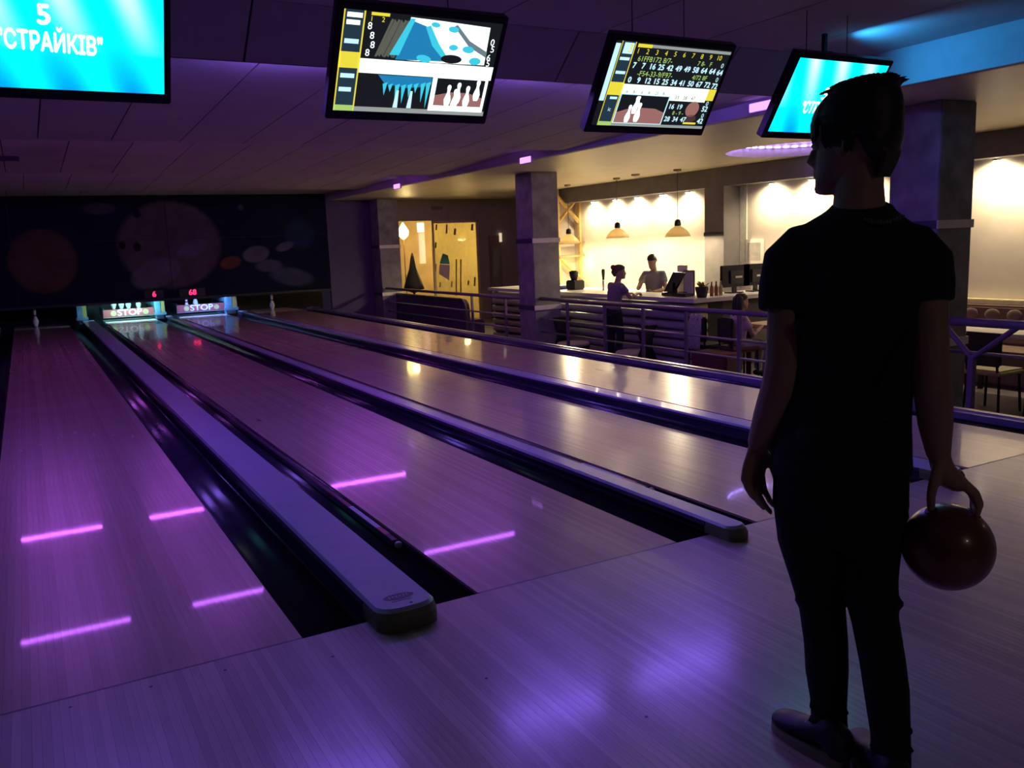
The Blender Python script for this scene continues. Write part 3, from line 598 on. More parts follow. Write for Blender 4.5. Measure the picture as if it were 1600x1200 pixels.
# POS terminal
c = P(1052, 440, 'x', 8.2); t = thing('pos_terminal', 'black cash register terminal leaning on the bar before the bartender', 'cash register', (8.2, c.y, CZ))
part('base', box(B(), (8.05, c.y-.16, CZ+.001), (8.4, c.y+.12, CZ+.05), .01), blackgloss_m, t)
part('screen_housing', prism(B(), [V(8.18, c.y+.22, CZ+.05), V(8.18, c.y-.02, CZ+.05), V(8.18, c.y-.28, CZ+.36), V(8.18, c.y-.02, CZ+.37)], (.05, 0, 0)), blackgloss_m, t); part('stand', box(B(), (8.15, c.y-.05, CZ+.04), (8.25, c.y+.05, CZ+.2), .01), blackgloss_m, t); part('keypad', box(B(), (8.0, c.y-.5, CZ+.001), (8.2, c.y-.22, CZ+.05), .01), blackgloss_m, t)
for px, lab, wd in ((1148, 'left black flat monitor seen from behind on the bar worktop', .30), (1181, 'right black flat monitor seen from behind on the bar worktop', .30)):
    c = P(px, 460, 'y', 7.25); t = thing('counter_monitor', lab, 'monitor', (c.x, 7.25, CZ))
    part('back', box(B(), (c.x-wd, 7.22, CZ+.10), (c.x+wd, 7.27, CZ+.44), .01), blackgloss_m, t); part('hump', box(B(), (c.x-.14, 7.19, CZ+.15), (c.x+.14, 7.22, CZ+.36), .01), black_m, t); part('neck', box(B(), (c.x-.04, 7.25, CZ+.02), (c.x+.04, 7.28, CZ+.15)), black_m, t); part('foot', box(B(), (c.x-.13, 7.18, CZ+.001), (c.x+.13, 7.36, CZ+.02), .005), black_m, t)
    part('sticker', box(B(), (c.x-.04, 7.187, CZ+.24), (c.x+.10, 7.1895, CZ+.27)), mat('sticker_pale', (.55, .55, .5), .5), t)
c = P(1084, 440, 'x', 8.46); t = thing('menu_stand', 'white framed price card standing on the bar beside the register', 'card stand', (8.35, c.y, CZ)); part('card', box(B(), (8.35, c.y-.10, CZ+.02), (8.36, c.y+.10, CZ+.36)), white_m, t); part('frame', box(B(), (8.361, c.y-.13, CZ+.001), (8.375, c.y+.13, CZ+.39), .004), mat('card_frame', (.30, .20, .10), .5), t)
c = P(1066, 430, 'x', 8.5); solo('price_card', box(B(), (8.5, c.y-.12, CZ+.001), (8.51, c.y+.12, CZ+.46)), mat('card_pale', (.70, .62, .48), .6), 'taller pale price card behind the white framed card', 'card')
c = P(1098, 452, 'x', 8.1); c.y = max(c.y, 6.95); t = thing('potted_plant', 'small yellow-green plant in a black pot on the bar corner', 'plant', (8.1, c.y, CZ)); part('pot', lathe(B(), [(.07, CZ+.001), (.10, CZ+.12), (.10, CZ+.16), (.08, CZ+.16)], (8.1, c.y, 0), 14), black_m, t, True)
bm = B()
for i in range(40):
    a = random.uniform(0, 6.28); r = random.uniform(.02, .17); z = CZ+.16+random.uniform(0, .10); p0 = V(8.1+r*.3*math.cos(a), c.y+r*.3*math.sin(a), CZ+.15); p1 = V(8.1+r*math.cos(a), c.y+r*math.sin(a), z); s = V(-math.sin(a), math.cos(a), 0)*.02; quad(bm, p0, (p0+p1)/2+s, p1, (p0+p1)/2-s)
part('foliage', bm, mat('leaf_yellowgreen', (.45, .42, .06), .5), t, kind='stuff')
for i, px in enumerate((1112, 1119, 1126)):
    c = P(px, 458, 'y', 7.05); c.y = 7.05; bm = lathe(B(), [(.03, CZ+.001), (.032, CZ+.12), (.028, CZ+.14), (.012, CZ+.17), (.012, CZ+.21), (.014, CZ+.22)], (c.x, c.y, 0), 12)
    solo('sauce_bottle', bm, mat(f'bottle_{i}', ((.35, .12, .05), (.30, .10, .06), (.42, .30, .12))[i], .3), ['left of three small brown bottles on the bar corner', 'middle of three small brown bottles on the bar corner', 'right, palest of three small bottles on the bar corner'][i], 'bottle', 'bottles on the bar corner', smooth=True)
c = P(897, 440, 'x', 8.3); t = thing('coffee_machine', 'dark coffee grinder silhouette at the left end of the bar', 'coffee machine', (8.3, c.y, CZ)); part('body', box(B(), (8.2, c.y-.14, CZ+.001), (8.45, c.y+.14, CZ+.18), .02), black_m, t); part('hopper', lathe(B(), [(.05, CZ+.17), (.08, CZ+.26), (.09, CZ+.34), (.03, CZ+.36)], (8.3, c.y, 0), 14), black_m, t, True)
c = P(881, 450, 'x', 8.35); solo('serving_tray', lathe(B(), [(.10, CZ+.001), (.17, CZ+.04), (.19, CZ+.07), (.17, CZ+.06), (.09, CZ+.02)], (8.35, c.y, 0), 18), mat('tray_blue', (.35, .42, .60), .3), 'pale blue bowl at the far left end of the bar', 'bowl', smooth=True)
c = P(943, 420, 'x', 9.0); t = thing('beer_tap', 'slim tap column with black handle behind the bar', 'beer tap', (8.45, P(943, 450, 'x', 8.45).y, CZ)); c = ORIG[t]
part('column', cyl(B(), c+V(0, 0, .001), c+V(0, 0, .18), .02, 10), steel_m, t, True); part('handle', limb(B(), [c+V(0, 0, .2), c+V(0, 0, .36)], [.022, .035], 8), black_m, t, True)

# ------------------------------------------------------------------ seats and tables in the bar
def low_chair(px, py_, sx, lab):
    y = 7.80 if sx > 0 else 9.52; z = -.33; t = thing('lounge_chair', lab, 'chair', (7.45, y, FLOOR2), group='low chairs by the railing')
    part('cushion', lathe(B(), [(.02, z-.06), (.27, z-.05), (.29, z-.02), (.26, z+.01), (.02, z+.015)], (7.45, y, 0), 24), mat('cushion_cream', (.70, .66, .42), .6), t, True)
    part('shell', lathe(B(), [(.1, z-.16), (.27, z-.12), (.30, z-.05), (.26, z-.055)], (7.45, y, 0), 24), black_m, t, True)
    yb_ = y-sx*.33; part('backrest', rings(B(), [ell((7.45, yb_, z_), (.20*k, 0, 0), (0, .05*k2, 0), 14) for z_, k, k2 in ((z-.1, 1.0, 1.2), (z+.08, .55, .7), (z+.20, .6, .8), (z+.42, 1.05, 1.4))]), black_m, t, True)
    for a in range(4):
        dx, dy = .17*math.cos(a*PI/2+.78), .17*math.sin(a*PI/2+.78); part('leg', cyl(B(), (7.45+dx*1.2, y+dy*1.2, FLOOR2), (7.45+dx, y+dy, z-.12), .012, 8), black_m, t)
low_chair(984, 550, 1, 'low chair with cream cushion and black back below the bar, right of the customer'); low_chair(882, 536, -1, 'low chair with cream cushion beside the middle pillar')
def table(cx, cy, lx, ly, z, lab, top, leg=black_m):
    t = thing('dining_table', lab, 'table', (cx, cy, FLOOR2)); part('tabletop', box(B(), (cx-lx/2, cy-ly/2, z-.05), (cx+lx/2, cy+ly/2, z), .008), top, t)
    for sx in (-1, 1):
        for sy in (-1, 1): part('leg', box(B(), (cx+sx*(lx/2-.07)-.025, cy+sy*(ly/2-.07)-.025, FLOOR2), (cx+sx*(lx/2-.07)+.025, cy+sy*(ly/2-.07)+.025, z-.05)), leg, t)
    return t
def chair(cx, cy, rz, lab, seatm, backm, legm=black_m):
    t = thing('dining_chair', lab, 'chair', (cx, cy, FLOOR2), rz)
    part('seat', box(B(), (-.22, -.22, .42), (.22, .22, .48), .02), seatm, t, local=True); part('backrest', box(B(), (-.21, .18, .52), (.21, .23, .88), .02), backm, t, local=True)
    for sx in (-1, 1):
        for sy in (-1, 1): part('leg', cyl(B(), (sx*.2, sy*.2, 0), (sx*.18, sy*.18, .43), .014, 8), legm, t, local=True)
        part('back_post', cyl(B(), (sx*.17, .2, .45), (sx*.17, .215, .56), .014, 8), legm, t, local=True)
    return t
brownseat = mat('seat_brown', (.13, .045, .04), .6); darkseat = mat('seat_black', (.02, .02, .02), .6); paleseat = mat('seat_pale', (.62, .55, .30), .5)
tb = V(8.52, 5.85, .15)
table(tb.x, tb.y, .62, .75, .15, 'wooden table where the seated woman sits, left of the man', tabletop_m)
sw = V(7.93, 5.95, -.15)
ch1 = chair(sw.x-.04, sw.y, PI/2-.25, 'dark chair with red seat under the seated woman', brownseat, darkseat)
jc = P(1075, 535, 'x', 7.75); jc.y = 6.47; chair(7.78, jc.y, PI/2, 'black chair by the bar corner with a pale jacket over its back', darkseat, darkseat)
bm = B(); jx, jy = 7.53, jc.y
rings(bm, [[V(jx+.03*math.sin(i*1.7+z*9)+dx, jy-.13+.26*i/11, z+.02*math.sin(i*2.1)) for i in range(12)]+[V(jx+.03*math.sin(i*1.7+z*9)+dx+.03, jy-.13+.26*i/11, z+.02*math.sin(i*2.1)) for i in range(11, -1, -1)] for z, dx in ((-.18, -.02), (-.05, -.03), (.12, -.02), (.30, .02))])
solo('jacket', bm, mat('jacket_pale', (.55, .52, .50), .9, var=.2, scale=20), 'pale jacket hanging over the black chair back by the bar corner', 'jacket', smooth=True)
oc = V(7.4, 5.88, 0); t = thing('ottoman', 'dark red upholstered low bench below the railing, left of the seated woman', 'bench', (7.42, oc.y, FLOOR2)); part('seat', box(B(), (7.25, oc.y-.35, -.42), (7.58, oc.y+.35, -.16), .03), brownseat, t)
for sx in (7.3, 7.53):
    for sy in (-.28, .28): part('leg', cyl(B(), (sx, oc.y+sy, FLOOR2), (sx, oc.y+sy, -.41), .02, 8), black_m, t)
# right edge: sofa, long table, pale chairs
t = thing('tufted_sofa', 'brown tufted sofa along the wall at the right edge', 'sofa', (10.3, 3, FLOOR2))
part('seat', box(B(), (9.75, -1.0, FLOOR2), (10.6, 5.2, -.15), .04), mat('sofa_brown', (.16, .10, .07), .55), t); part('back', box(B(), (10.38, -1.0, -.15), (10.64, 5.2, .36), .03), MATS['sofa_brown'], t)
tuft = finish(ball(B(), (0, 0, 0), 1, 6, (.012, .11, .08)), None, True); tuft.materials.append(MATS['sofa_brown'])
pieces('tuft', tuft, [V(10.38, -.8+i*.3+(.15 if r else 0), .02+r*.22)-ORIG[t] for i in range(20) for r in (0, 1)], t)
part('piping', box(B(), (10.5, -1.0, .361), (10.645, 5.2, .43), .01), mat('sofa_ledge', (.60, .55, .32), .5), t)
table(9.2, 2.45, .8, 2.1, .20, 'long pale dining table beyond the railing at the right edge', white_m)
for px, py_, rz, lab in ((1527, 543, PI/2, 'pale yellow seated chair beside the forked railing brace'), (1538, 572, PI/2-.3, 'nearer pale seated chair below the forked railing brace')):
    c = V(8.4, 3.2, 0) if px == 1527 else V(8.35, 2.55, 0); chair(c.x, c.y, PI/2, lab, paleseat, darkseat)
c = V(8.3, 1.85, 0); chair(c.x, c.y, PI/2, 'dark chair at the right picture edge behind the railing', darkseat, mat('chair_blue', (.10, .11, .18), .7))
# ceiling lamps of the dining corner
for y, lab in ((.2, 'flat round ceiling lamp over the dining corner, just past the right edge'), (-2.6, 'flat round ceiling lamp over the bar tables far right of the viewer')):
    t = thing('ceiling_lamp', lab, 'lamp', (8.6, y, ZB-.07)); part('rim', lathe(B(), [(.17, ZB-.001), (.18, ZB-.05), (.165, ZB-.052)], (8.6, y, 0), 24), steel_m, t, True); part('diffuser', lathe(B(), [(.16, ZB-.045), (.14, ZB-.06), (.02, ZB-.065)], (8.6, y, 0), 24), emit('lamp_disc', (1, .80, .52), 14), t, True)
t = thing('ceiling_lamp', 'dim round ceiling lamp over the players\' seats behind the viewer', 'lamp', (1.0, -5.6, ZU-.07)); part('rim', lathe(B(), [(.17, ZU-.001), (.18, ZU-.05), (.165, ZU-.052)], (1.0, -5.6, 0), 24), steel_m, t, True); part('diffuser', lathe(B(), [(.16, ZU-.045), (.14, ZU-.06), (.02, ZU-.065)], (1.0, -5.6, 0), 24), emit('fill_lamp_disc', (1, .80, .62), 24), t, True)  # fill lamp added out of view to brighten the man's back
# blue wash lamp behind the rightmost screen
t = thing('wash_lamp', 'blue wash lamp on the ceiling behind the rightmost screen', 'spotlight', (4.75, 1.80, 2.70))
part('body', cyl(B(), (4.72, 1.80, 2.725), (4.80, 1.76, 2.72), .05, 14), black_m, t, True); part('lens', cyl(B(), (4.801, 1.7595, 2.7199), (4.812, 1.754, 2.719), .042, 14), emit('blue_lens', (.05, .45, 1), 8), t, True); part('yoke', box(B(), (4.74, 1.77, 2.76), (4.77, 1.80, 2.899)), black_m, t)
lamp('SPOT', (4.84, 1.74, 2.715), BLUE_WASH, (.03, .40, 1.0), t, .04, (1.0, -.55, .02), math.radians(110), .8)
# ================================================================== scoring screens
MW, MH, TILT = .94, .60, math.radians(33)
def monitor(xr, zb_, label):
    t = thing('scoring_screen', label, 'screen', (xr-MW/2, 1.5, zb_)); t.rotation_euler = (TILT, 0, 0)
    part('housing', box(B(), (-MW/2, -.03, 0), (MW/2, .035, MH), .006), screenblack_m, t, local=True)
    part('back_box', box(B(), (-.3, .0355, .1), (.3, .07, MH-.15), .01), screenblack_m, t, local=True)
    R_ = Matrix.Rotation(-TILT, 3, 'X')          # two thin ceiling rods, vertical in the tilted frame
    for sx in (-.2, .2):
        a = V(sx, .06, .40); d = R_ @ V(0, 0, 1); zn = ZU-zb_-(a.z*math.cos(TILT)+a.y*math.sin(TILT)); part('mount_rod', cyl(B(), a, a+d*zn, .003, 6), screenblack_m, t, True, local=True)
    part('mount_plate', box(B(), (-.22, .0705, .26), (.22, .085, .44)), screenblack_m, t, local=True)
    return t
SX0, SX1, SZ0, SZ1 = -MW/2+.035, MW/2-.03, .05, MH-.035
def uvp(u, v, d=0): return V(SX0+(SX1-SX0)*u, -.0305-d*.0006, SZ0+(SZ1-SZ0)*v)
def area(t, name, u0, v0, u1, v1, m, d=1): return part(name, quad(B(), uvp(u0, v0, d), uvp(u1, v0, d), uvp(u1, v1, d), uvp(u0, v1, d)), m, t, local=True)
def words_(t, s, u, v, size, m, d=3, align='CENTER', rot=0, bold=0.0, sx=1.0, name='lettering'):
    me = text_mesh(s, size, align, 0, bold); me.materials.append(m)
    o = part(name, me, m, t); p = uvp(u, v, d); o.location = p; o.rotation_euler = (PI/2, rot, 0); o.scale = (sx, 1, 1); return o
def disc(t, name, u, v, ru, rv, m, d=2, n=18, rot=0):
    pts = []
    for i in range(n):
        a = 2*PI*i/n; x, y = ru*math.cos(a), rv*math.sin(a); pts.append(uvp(u+x*math.cos(rot)-y*math.sin(rot), v+x*math.sin(rot)+y*math.cos(rot), d))
    return part(name, quad(B(), *pts), m, t, local=True)
def poly(t, name, pts, m, d=2): return part(name, quad(B(), *[uvp(u, v, d) for u, v in pts]), m, t, local=True)
cy_ = bpy.data.materials.new('screen_cyan'); cy_.use_nodes = True; N, L = nt(cy_); pb = N['Principled BSDF']; pb.inputs['Base Color'].default_value = (0, .1, .12, 1); pb.inputs['Roughness'].default_value = .3
tc = N.new('ShaderNodeTexCoord'); sp_ = N.new('ShaderNodeSeparateXYZ'); L.new(tc.outputs['Object'], sp_.inputs[0])
wv = N.new('ShaderNodeTexWave'); wv.inputs['Scale'].default_value = 1.25; wv.inputs['Distortion'].default_value = 1.2; wv.inputs['Detail Scale'].default_value = .6; mp = N.new('ShaderNodeMapping'); mp.inputs['Rotation'].default_value = (0, .35, 0); mp.inputs['Location'].default_value = (.20, 0, 0); L.new(tc.outputs['Object'], mp.inputs[0]); L.new(mp.outputs[0], wv.inputs['Vector'])
vz = N.new('ShaderNodeMapRange'); vz.inputs[1].default_value = .22; vz.inputs[2].default_value = .62; L.new(sp_.outputs[2], vz.inputs[0])
pw = N.new('ShaderNodeMath'); pw.operation = 'POWER'; pw.inputs[1].default_value = 3; L.new(wv.outputs['Fac'], pw.inputs[0]); ml = N.new('ShaderNodeMath'); ml.operation = 'MULTIPLY'; L.new(pw.outputs[0], ml.inputs[0]); L.new(vz.outputs[0], ml.inputs[1])
v2 = N.new('ShaderNodeMapRange'); v2.inputs[1].default_value = .34; v2.inputs[2].default_value = .02; L.new(sp_.outputs[2], v2.inputs[0]); iv = N.new('ShaderNodeMath'); iv.operation = 'SUBTRACT'; iv.inputs[0].default_value = 1.1; L.new(wv.outputs['Fac'], iv.inputs[1]); m3 = N.new('ShaderNodeMath'); m3.operation = 'MULTIPLY'; L.new(v2.outputs[0], m3.inputs[0]); L.new(iv.outputs[0], m3.inputs[1])
x1_ = N.new('ShaderNodeMix'); x1_.data_type = 'RGBA'; x1_.inputs[6].default_value = (0.0, .92, 1.0, 1); x1_.inputs[7].default_value = (.0, .30, .85, 1); L.new(m3.outputs[0], x1_.inputs[0])
x2_ = N.new('ShaderNodeMix'); x2_.data_type = 'RGBA'; x2_.inputs[7].default_value = (.85, 1.0, 1.0, 1); L.new(ml.outputs[0], x2_.inputs[0]); L.new(x1_.outputs[2], x2_.inputs[6]); L.new(x2_.outputs[2], pb.inputs['Emission Color']); pb.inputs['Emission Strength'].default_value = 1.15
SW = emit('screen_white', (.9, 1, 1), 1.4); SY = emit('screen_yellow', (.85, .72, .05), .9); SN = emit('screen_navy', (.03, .07, .11), .5); SK = emit('screen_dark', (.015, .018, .022), .5)
SG = emit('screen_green', (.45, .70, .18), .8); SB = emit('screen_blue', (.02, .28, .60), .7); SCY = emit('screen_teal', (.05, .62, .80), .9); SO = emit('screen_cream', (.85, .95, .80), 1.2); SGR = emit('screen_grey', (.45, .50, .48), .6); SPK = emit('screen_pink', (.50, .22, .20), .6); SL = emit('screen_ltblue', (.55, .85, .92), 1.0)
# rightmost and leftmost: strike animation
for xr, zb_, lab in ((-.05, 2.155, 'leftmost cyan screen with white lettering, cut by the left picture edge'), (4.735, 2.09, 'rightmost cyan screen, partly behind the man\'s head')):
    t = monitor(xr, zb_, lab); area(t, 'display', 0, 0, 1, 1, cy_, 0)
    if xr < 0: words_(t, '5', .453, .63, .118, SW, bold=.004); words_(t, '"СТРАЙКІВ"', .475, .40, .112, SW, bold=.004, sx=.62, rot=.03)
    else: words_(t, '5', .44, .55, .118, SW, bold=.004); words_(t, '"СТРАЙКІВ"', .475, .35, .112, SW, bold=.004, sx=.62)
# pin drawing for the replay insets
def pin2d(t, u, v, h, m, d=4, w_=.5):
    k = (SZ1-SZ0)/(SX1-SX0); prof = [(0, .14), (.12, .20), (.3, .24), (.48, .17), (.62, .10), (.74, .10), (.86, .14), (.95, .12), (1, .04)]
    pts = [(u+r*h*k*w_*2, v+z*h) for z, r in prof]+[(u-r*h*k*w_*2, v+z*h) for z, r in reversed(prof)]
    return poly(t, 'replay_pin', pts, m, d)
def left_column(t, rows):
    area(t, 'name_column', 0, 0, .125, 1, SN, 1); area(t, 'column_edge', 0, 0, .008, 1, SY, 2); area(t, 'column_edge', .118, 0, .127, 1, SY, 2)
    for v, m, w_ in rows: area(t, 'name_bar', .02, v-.02, .02+w_, v+.025, m, 2)
# second screen: picture layer over a score sheet
t = monitor(1.643, 2.115, 'second screen from the left showing pins, a score sheet and a blue picture')
area(t, 'display', 0, 0, 1, 1, SK, 0); left_column(t, ((.95, SW, .09), (.88, SW, .08), (.70, SL, .085), (.36, SL, .085), (.22, SL, .075)))
area(t, 'name_block', .0, .44, .125, .60, SY, 2); area(t, 'score_band', .127, .40, 1, .545, SO, 2); area(t, 'clock', 0, 0, .125, .06, SG, 2); area(t, 'footer', .127, 0, 1, .05, SGR, 2)
words_(t, '1', .165, .93, .035, SY); words_(t, '2', .235, .93, .035, SY); area(t, 'heading', .16, .965, .27, .995, SY, 3)
for u, v in ((.16, .86), (.18, .77), (.19, .68), (.165, .60)): words_(t, random.choice('6978'), u, v, .05, SW)
for u, v in ((.955, .80), (.965, .73), (.95, .64), (.955, .58)): words_(t, random.choice('056'), u, v, .05, SW)
poly(t, 'picture_shape', [(.36, .56), (.40, .98), (.62, .97), (.92, .95), (.93, .56), (.60, .55)], SW, 2); poly(t, 'picture_shape', [(.34, .555), (.41, .95), (.52, .90), (.58, .70), (.66, .57)], SB, 3); poly(t, 'picture_shape', [(.30, .60), (.40, .97), (.43, .97), (.36, .60)], SCY, 4)
poly(t, 'picture_shape', [(.53, .92), (.60, .75), (.68, .60), (.64, .60), (.56, .72), (.50, .90)], SCY, 4); poly(t, 'picture_shape', [(.70, .95), (.80, .80), (.93, .70), (.93, .64), (.80, .74), (.68, .93)], emit('screen_slate', (.22, .32, .36), .6), 4)
for u, v, a, b in ((.56, .93, .03, .025), (.68, .90, .035, .03), (.70, .72, .03, .03), (.80, .71, .04, .035), (.86, .595, .04, .04), (.52, .585, .05, .035)): disc(t, 'picture_shape', u, v, a, b, SCY, 5, rot=-.4)
disc(t, 'picture_shape', .70, .60, .07, .045, SK, 5)
for i in range(7): poly(t, 'picture_shape', [(.21+i*.018, .57+.02*(i % 3)), (.225+i*.018, .57), (.30+i*.02, .94-.03*(i % 2)), (.285+i*.02, .95)], emit('screen_feather', (.16, .17, .13), .6), 2)
poly(t, 'lower_picture', [(.25, .39), (.30, .30), (.44, .27), (.55, .29), (.60, .32), (.60, .395)], SB, 3)
for u, a, b in ((.30, .30, .18), (.335, .29, .22), (.38, .29, .05), (.42, .29, .10), (.46, .30, .17), (.50, .31, .22), (.545, .32, .12), (.58, .33, .06)): poly(t, 'icicle', [(u-.014, a), (u+.016, a+.02), (u+.002, b)], SCY, 4)
for u in (.385, .475): poly(t, 'candle', [(u-.015, .055), (u+.015, .055), (u+.010, .24), (u-.005, .24)], SL, 5)
area(t, 'replay_frame', .605, .04, .985, .42, SW, 3); area(t, 'replay_picture', .635, .10, .965, .395, SK, 4); poly(t, 'replay_floor', [(.635, .10), (.965, .10), (.965, .20), (.86, .25), (.74, .25), (.635, .21)], SPK, 5); area(t, 'replay_floor', .66, .06, .94, .095, SW, 5)
for u, v in ((.725, .10), (.79, .13), (.855, .10), (.775, .06), (.92, .17)): pin2d(t, u, v, .23, SW, 6, .36)
# third screen: score sheet
t = monitor(3.262, 2.09, 'third screen from the left showing a full score sheet and a pin replay')
area(t, 'display', 0, 0, 1, 1, SK, 0); area(t, 'side_strip', 0, .30, .04, .97, SL, 1); area(t, 'name_column', .05, 0, .16, 1, SN, 1); area(t, 'column_edge', .155, .05, .162, 1, SY, 2); area(t, 'column_edge', .046, .05, .052, 1, SY, 2)
area(t, 'lane_box', .07, .86, .15, .985, SL, 2); words_(t, '3', .125, .92, .07, SY); area(t, 'heading', .18, .945, .30, .985, SY, 2); area(t, 'top_bar', .30, .95, 1, .985, SGR, 2)
for v in (.80, .64): area(t, 'name_bar', .065, v-.015, .145, v+.02, SL, 2)
area(t, 'name_bar', .085, .325, .145, .355, SL, 2); words_(t, 'ic', .11, .20, .035, SL)
for i in range(10): words_(t, str(i+1), .195+i*.0795, .90, .042, SY, name='frame_number')
words_(t, '61FF8172 8/7-', .36, .815, .045, SG, name='throws'); words_(t, '7 8-   F', .80, .815, .04, SG, name='throws')
for i, s in enumerate(('7', '7', '16', '25', '42', '49', '49', '58', '64', '64')): words_(t, s, .20+i*.077, .735, .048, SL, bold=.0015, name='total')
words_(t, '0', .965, .81, .042, SL); words_(t, '64', .965, .725, .048, SL, bold=.0015, name='total')
words_(t, '-F54-33-9/F97-', .40, .645, .045, SG, name='throws'); words_(t, '4/72 8F', .80, .645, .04, SG, name='throws')
for i, s in enumerate(('0', '9', '12', '15', '25', '34', '41', '50', '67', '72')): words_(t, s, .20+i*.077, .565, .048, SL, bold=.0015, name='total')
words_(t, '0', .965, .635, .042, SL); words_(t, '72', .965, .555, .048, SL, bold=.0015, name='total')
area(t, 'name_block', .05, .375, .165, .53, SY, 2); area(t, 'score_band', .165, .40, .93, .515, SO, 2); area(t, 'score_block', .93, .37, 1, .515, SY, 2); area(t, 'score_band', .60, .345, .93, .40, SO, 2)
for i in range(6): words_(t, random.choice(('6', '8-', '12', '25')), .21+i*.065, .425, .028, SN, 4)
for i, s in enumerate(('33', '38', '47')): words_(t, s, .66+i*.075, .385, .034, SN, 4)
area(t, 'replay_frame', .165, .035, .60, .40, SL, 3); area(t, 'replay_picture', .175, .045, .59, .39, SK, 4); poly(t, 'replay_floor', [(.175, .045), (.59, .045), (.59, .19), (.50, .235), (.30, .24), (.175, .17)], SPK, 5)
for u, v, h in ((.32, .16, .22), (.28, .05, .22), (.36, .06, .24), (.335, .24, .14)): pin2d(t, u, v, h, SW, 6, .38)
for i, s in enumerate(('16', '19')): words_(t, s, .64+i*.075, .27, .045, SL, bold=.001)
for i, s in enumerate(('28', '34', '47')): words_(t, s, .64+i*.075, .11, .045, SL, bold=.001)
words_(t, '8 - 9 -', .72, .19, .036, SG); disc(t, 'picture_shape', .84, .25, .06, .10, SPK, 3); disc(t, 'picture_shape', .85, .13, .055, .05, emit('screen_brown', (.10, .05, .05), .6), 3); area(t, 'picture_shape', .80, .055, .92, .08, SY, 3)
words_(t, '0', .96, .33, .042, SL); words_(t, '52', .955, .26, .048, SL, bold=.0015); words_(t, '0', .96, .17, .042, SL); words_(t, '42', .955, .10, .048, SL, bold=.0015); area(t, 'clock', .046, 0, .165, .05, SG, 2); area(t, 'footer', .165, 0, 1, .035, SGR, 2)

# ================================================================== pin end
YP = 18.30
post_m = mat('post_blue', (.16, .42, .55), .4, var=.15); posty_m = mat('post_yellow', (.55, .52, .16), .45)
for px0, px1, lab in ((121, 136, 'blue lit post left of the second lane\'s pins'), (246, 261, 'blue and yellow lit post between the two lit pin decks'), (358, 376, 'blue lit post right of the third lane\'s pins')):
    a, b = P(px0, 468, 'y', 17.86), P(px1, 500, 'y', 17.86); t = thing('division_post', lab, 'post', ((a.x+b.x)/2, YP, 0))
    x0, x1 = a.x, b.x
    part('board', box(B(), (x0, YP, .003), (x1, YP+1.8, .62)), post_m, t); part('cover', box(B(), (x0-.03, YP-.06, .15), (x0+(x1-x0)*.62, YP-.001, .60), .01), post_m, t); part('cover', box(B(), (x0+(x1-x0)*.62, YP-.05, .15), (x1+.03, YP-.001, .60), .01), posty_m, t); part('foot', box(B(), (x0-.05, YP-.10, .09), (x1+.05, YP+.02, .16), .01), post_m, t)
# sweep bars
def sweep(x0, lab, y):
    t = thing('sweep_bar', lab, 'sweep bar', (x0+LW/2, y, .1)); part('bar', box(B(), (x0-.03, y, .10), (x0+LW+.0, y+.05, .27), .01), mat('sweep_red', (.40, .09, .10), .5), t)
    part('edge', box(B(), (x0-.03, y-.003, .09), (x0+LW, y+.05, .099)), mat('sweep_edge', (.35, .42, .40), .4), t)
    me = text_mesh('STOP', .19, 'CENTER', .001, .006); o = part('lettering', me, mat('sweep_white', (.75, .78, .85), .5), t); o.location = (0, -.004, .085); o.rotation_euler = (PI/2, 0, 0); o.scale = (1.15, 1, 1)
    for u in (-.34, .34):
        cx = x0+LW/2+u; part('badge', cyl(B(), (cx, y-.004, .185), (cx, y-.001, .185), .06, 18), mat('sweep_yellow', (.50, .52, .20), .5), t)
    for sx in (x0-.03, x0+LW-.05): part('arm', box(B(), (sx, y+.02, .12), (sx+.04, y+1.1, .30)), black_m, t)
sweep(XB0, 'red sweep bar reading STOP, in the second lane', 18.46); sweep(XC0, 'red sweep bar reading STOP, in the third lane', 18.46)
# pins
pprof = [(.028, 0), (.040, .04), (.055, .09), (.0605, .114), (.052, .16), (.036, .20), (.026, .235), (.0235, .255), (.027, .29), (.032, .325), (.030, .355), (.018, .375), (.004, .381)]
pin_m = mat('pin_white', (.75, .76, .72), .3); pinb = finish(lathe(B(), pprof, (0, 0, 0), 16), None, True); pinb.materials.append(pin_m); pinb.name = 'pin_body'
stripe = finish(lathe(B(), [(.0268, .232), (.0245, .25), (.0262, .262)], (0, 0, 0), 16), None, True); stripe.materials.append(mat('pin_red', (.5, .05, .06), .4))
def pin(loc, lab):
    t = thing('bowling_pin', lab, 'bowling pin', loc, group='bowling pins at the lane ends'); pieces('body', pinb, [V(0, 0, 0)], t); pieces('stripe', stripe, [V(0, 0, 0)], t)
for i, px in enumerate((178, 190, 201, 217)):
    c = P(px, 482, 'y', 18.8); pin((c.x, 18.8, c.z-.02), ['leftmost', 'second', 'third', 'rightmost'][i]+' of four pins hanging above the second lane\'s deck')
for px, py_, lab in ((292, 476, 'smaller of two blue lit pins standing behind the third lane\'s sweep bar'), (306, 473, 'taller of two blue lit pins behind the third lane\'s sweep bar')):
    c = P(px, 480, 'y', 18.7); pin((c.x, 18.7, .17 if px > 300 else .08), lab)
for px, lab in ((56, 'lone dim pin standing on the dark leftmost lane'),):
    c = P(px, 505, 'y', 18.45); pin((c.x, 18.45, .003), lab)
c = P(426, 485, 'y', 18.6); pin((c.x, 18.6, .002), 'lone dim pin at the dark end of the rightmost lane')
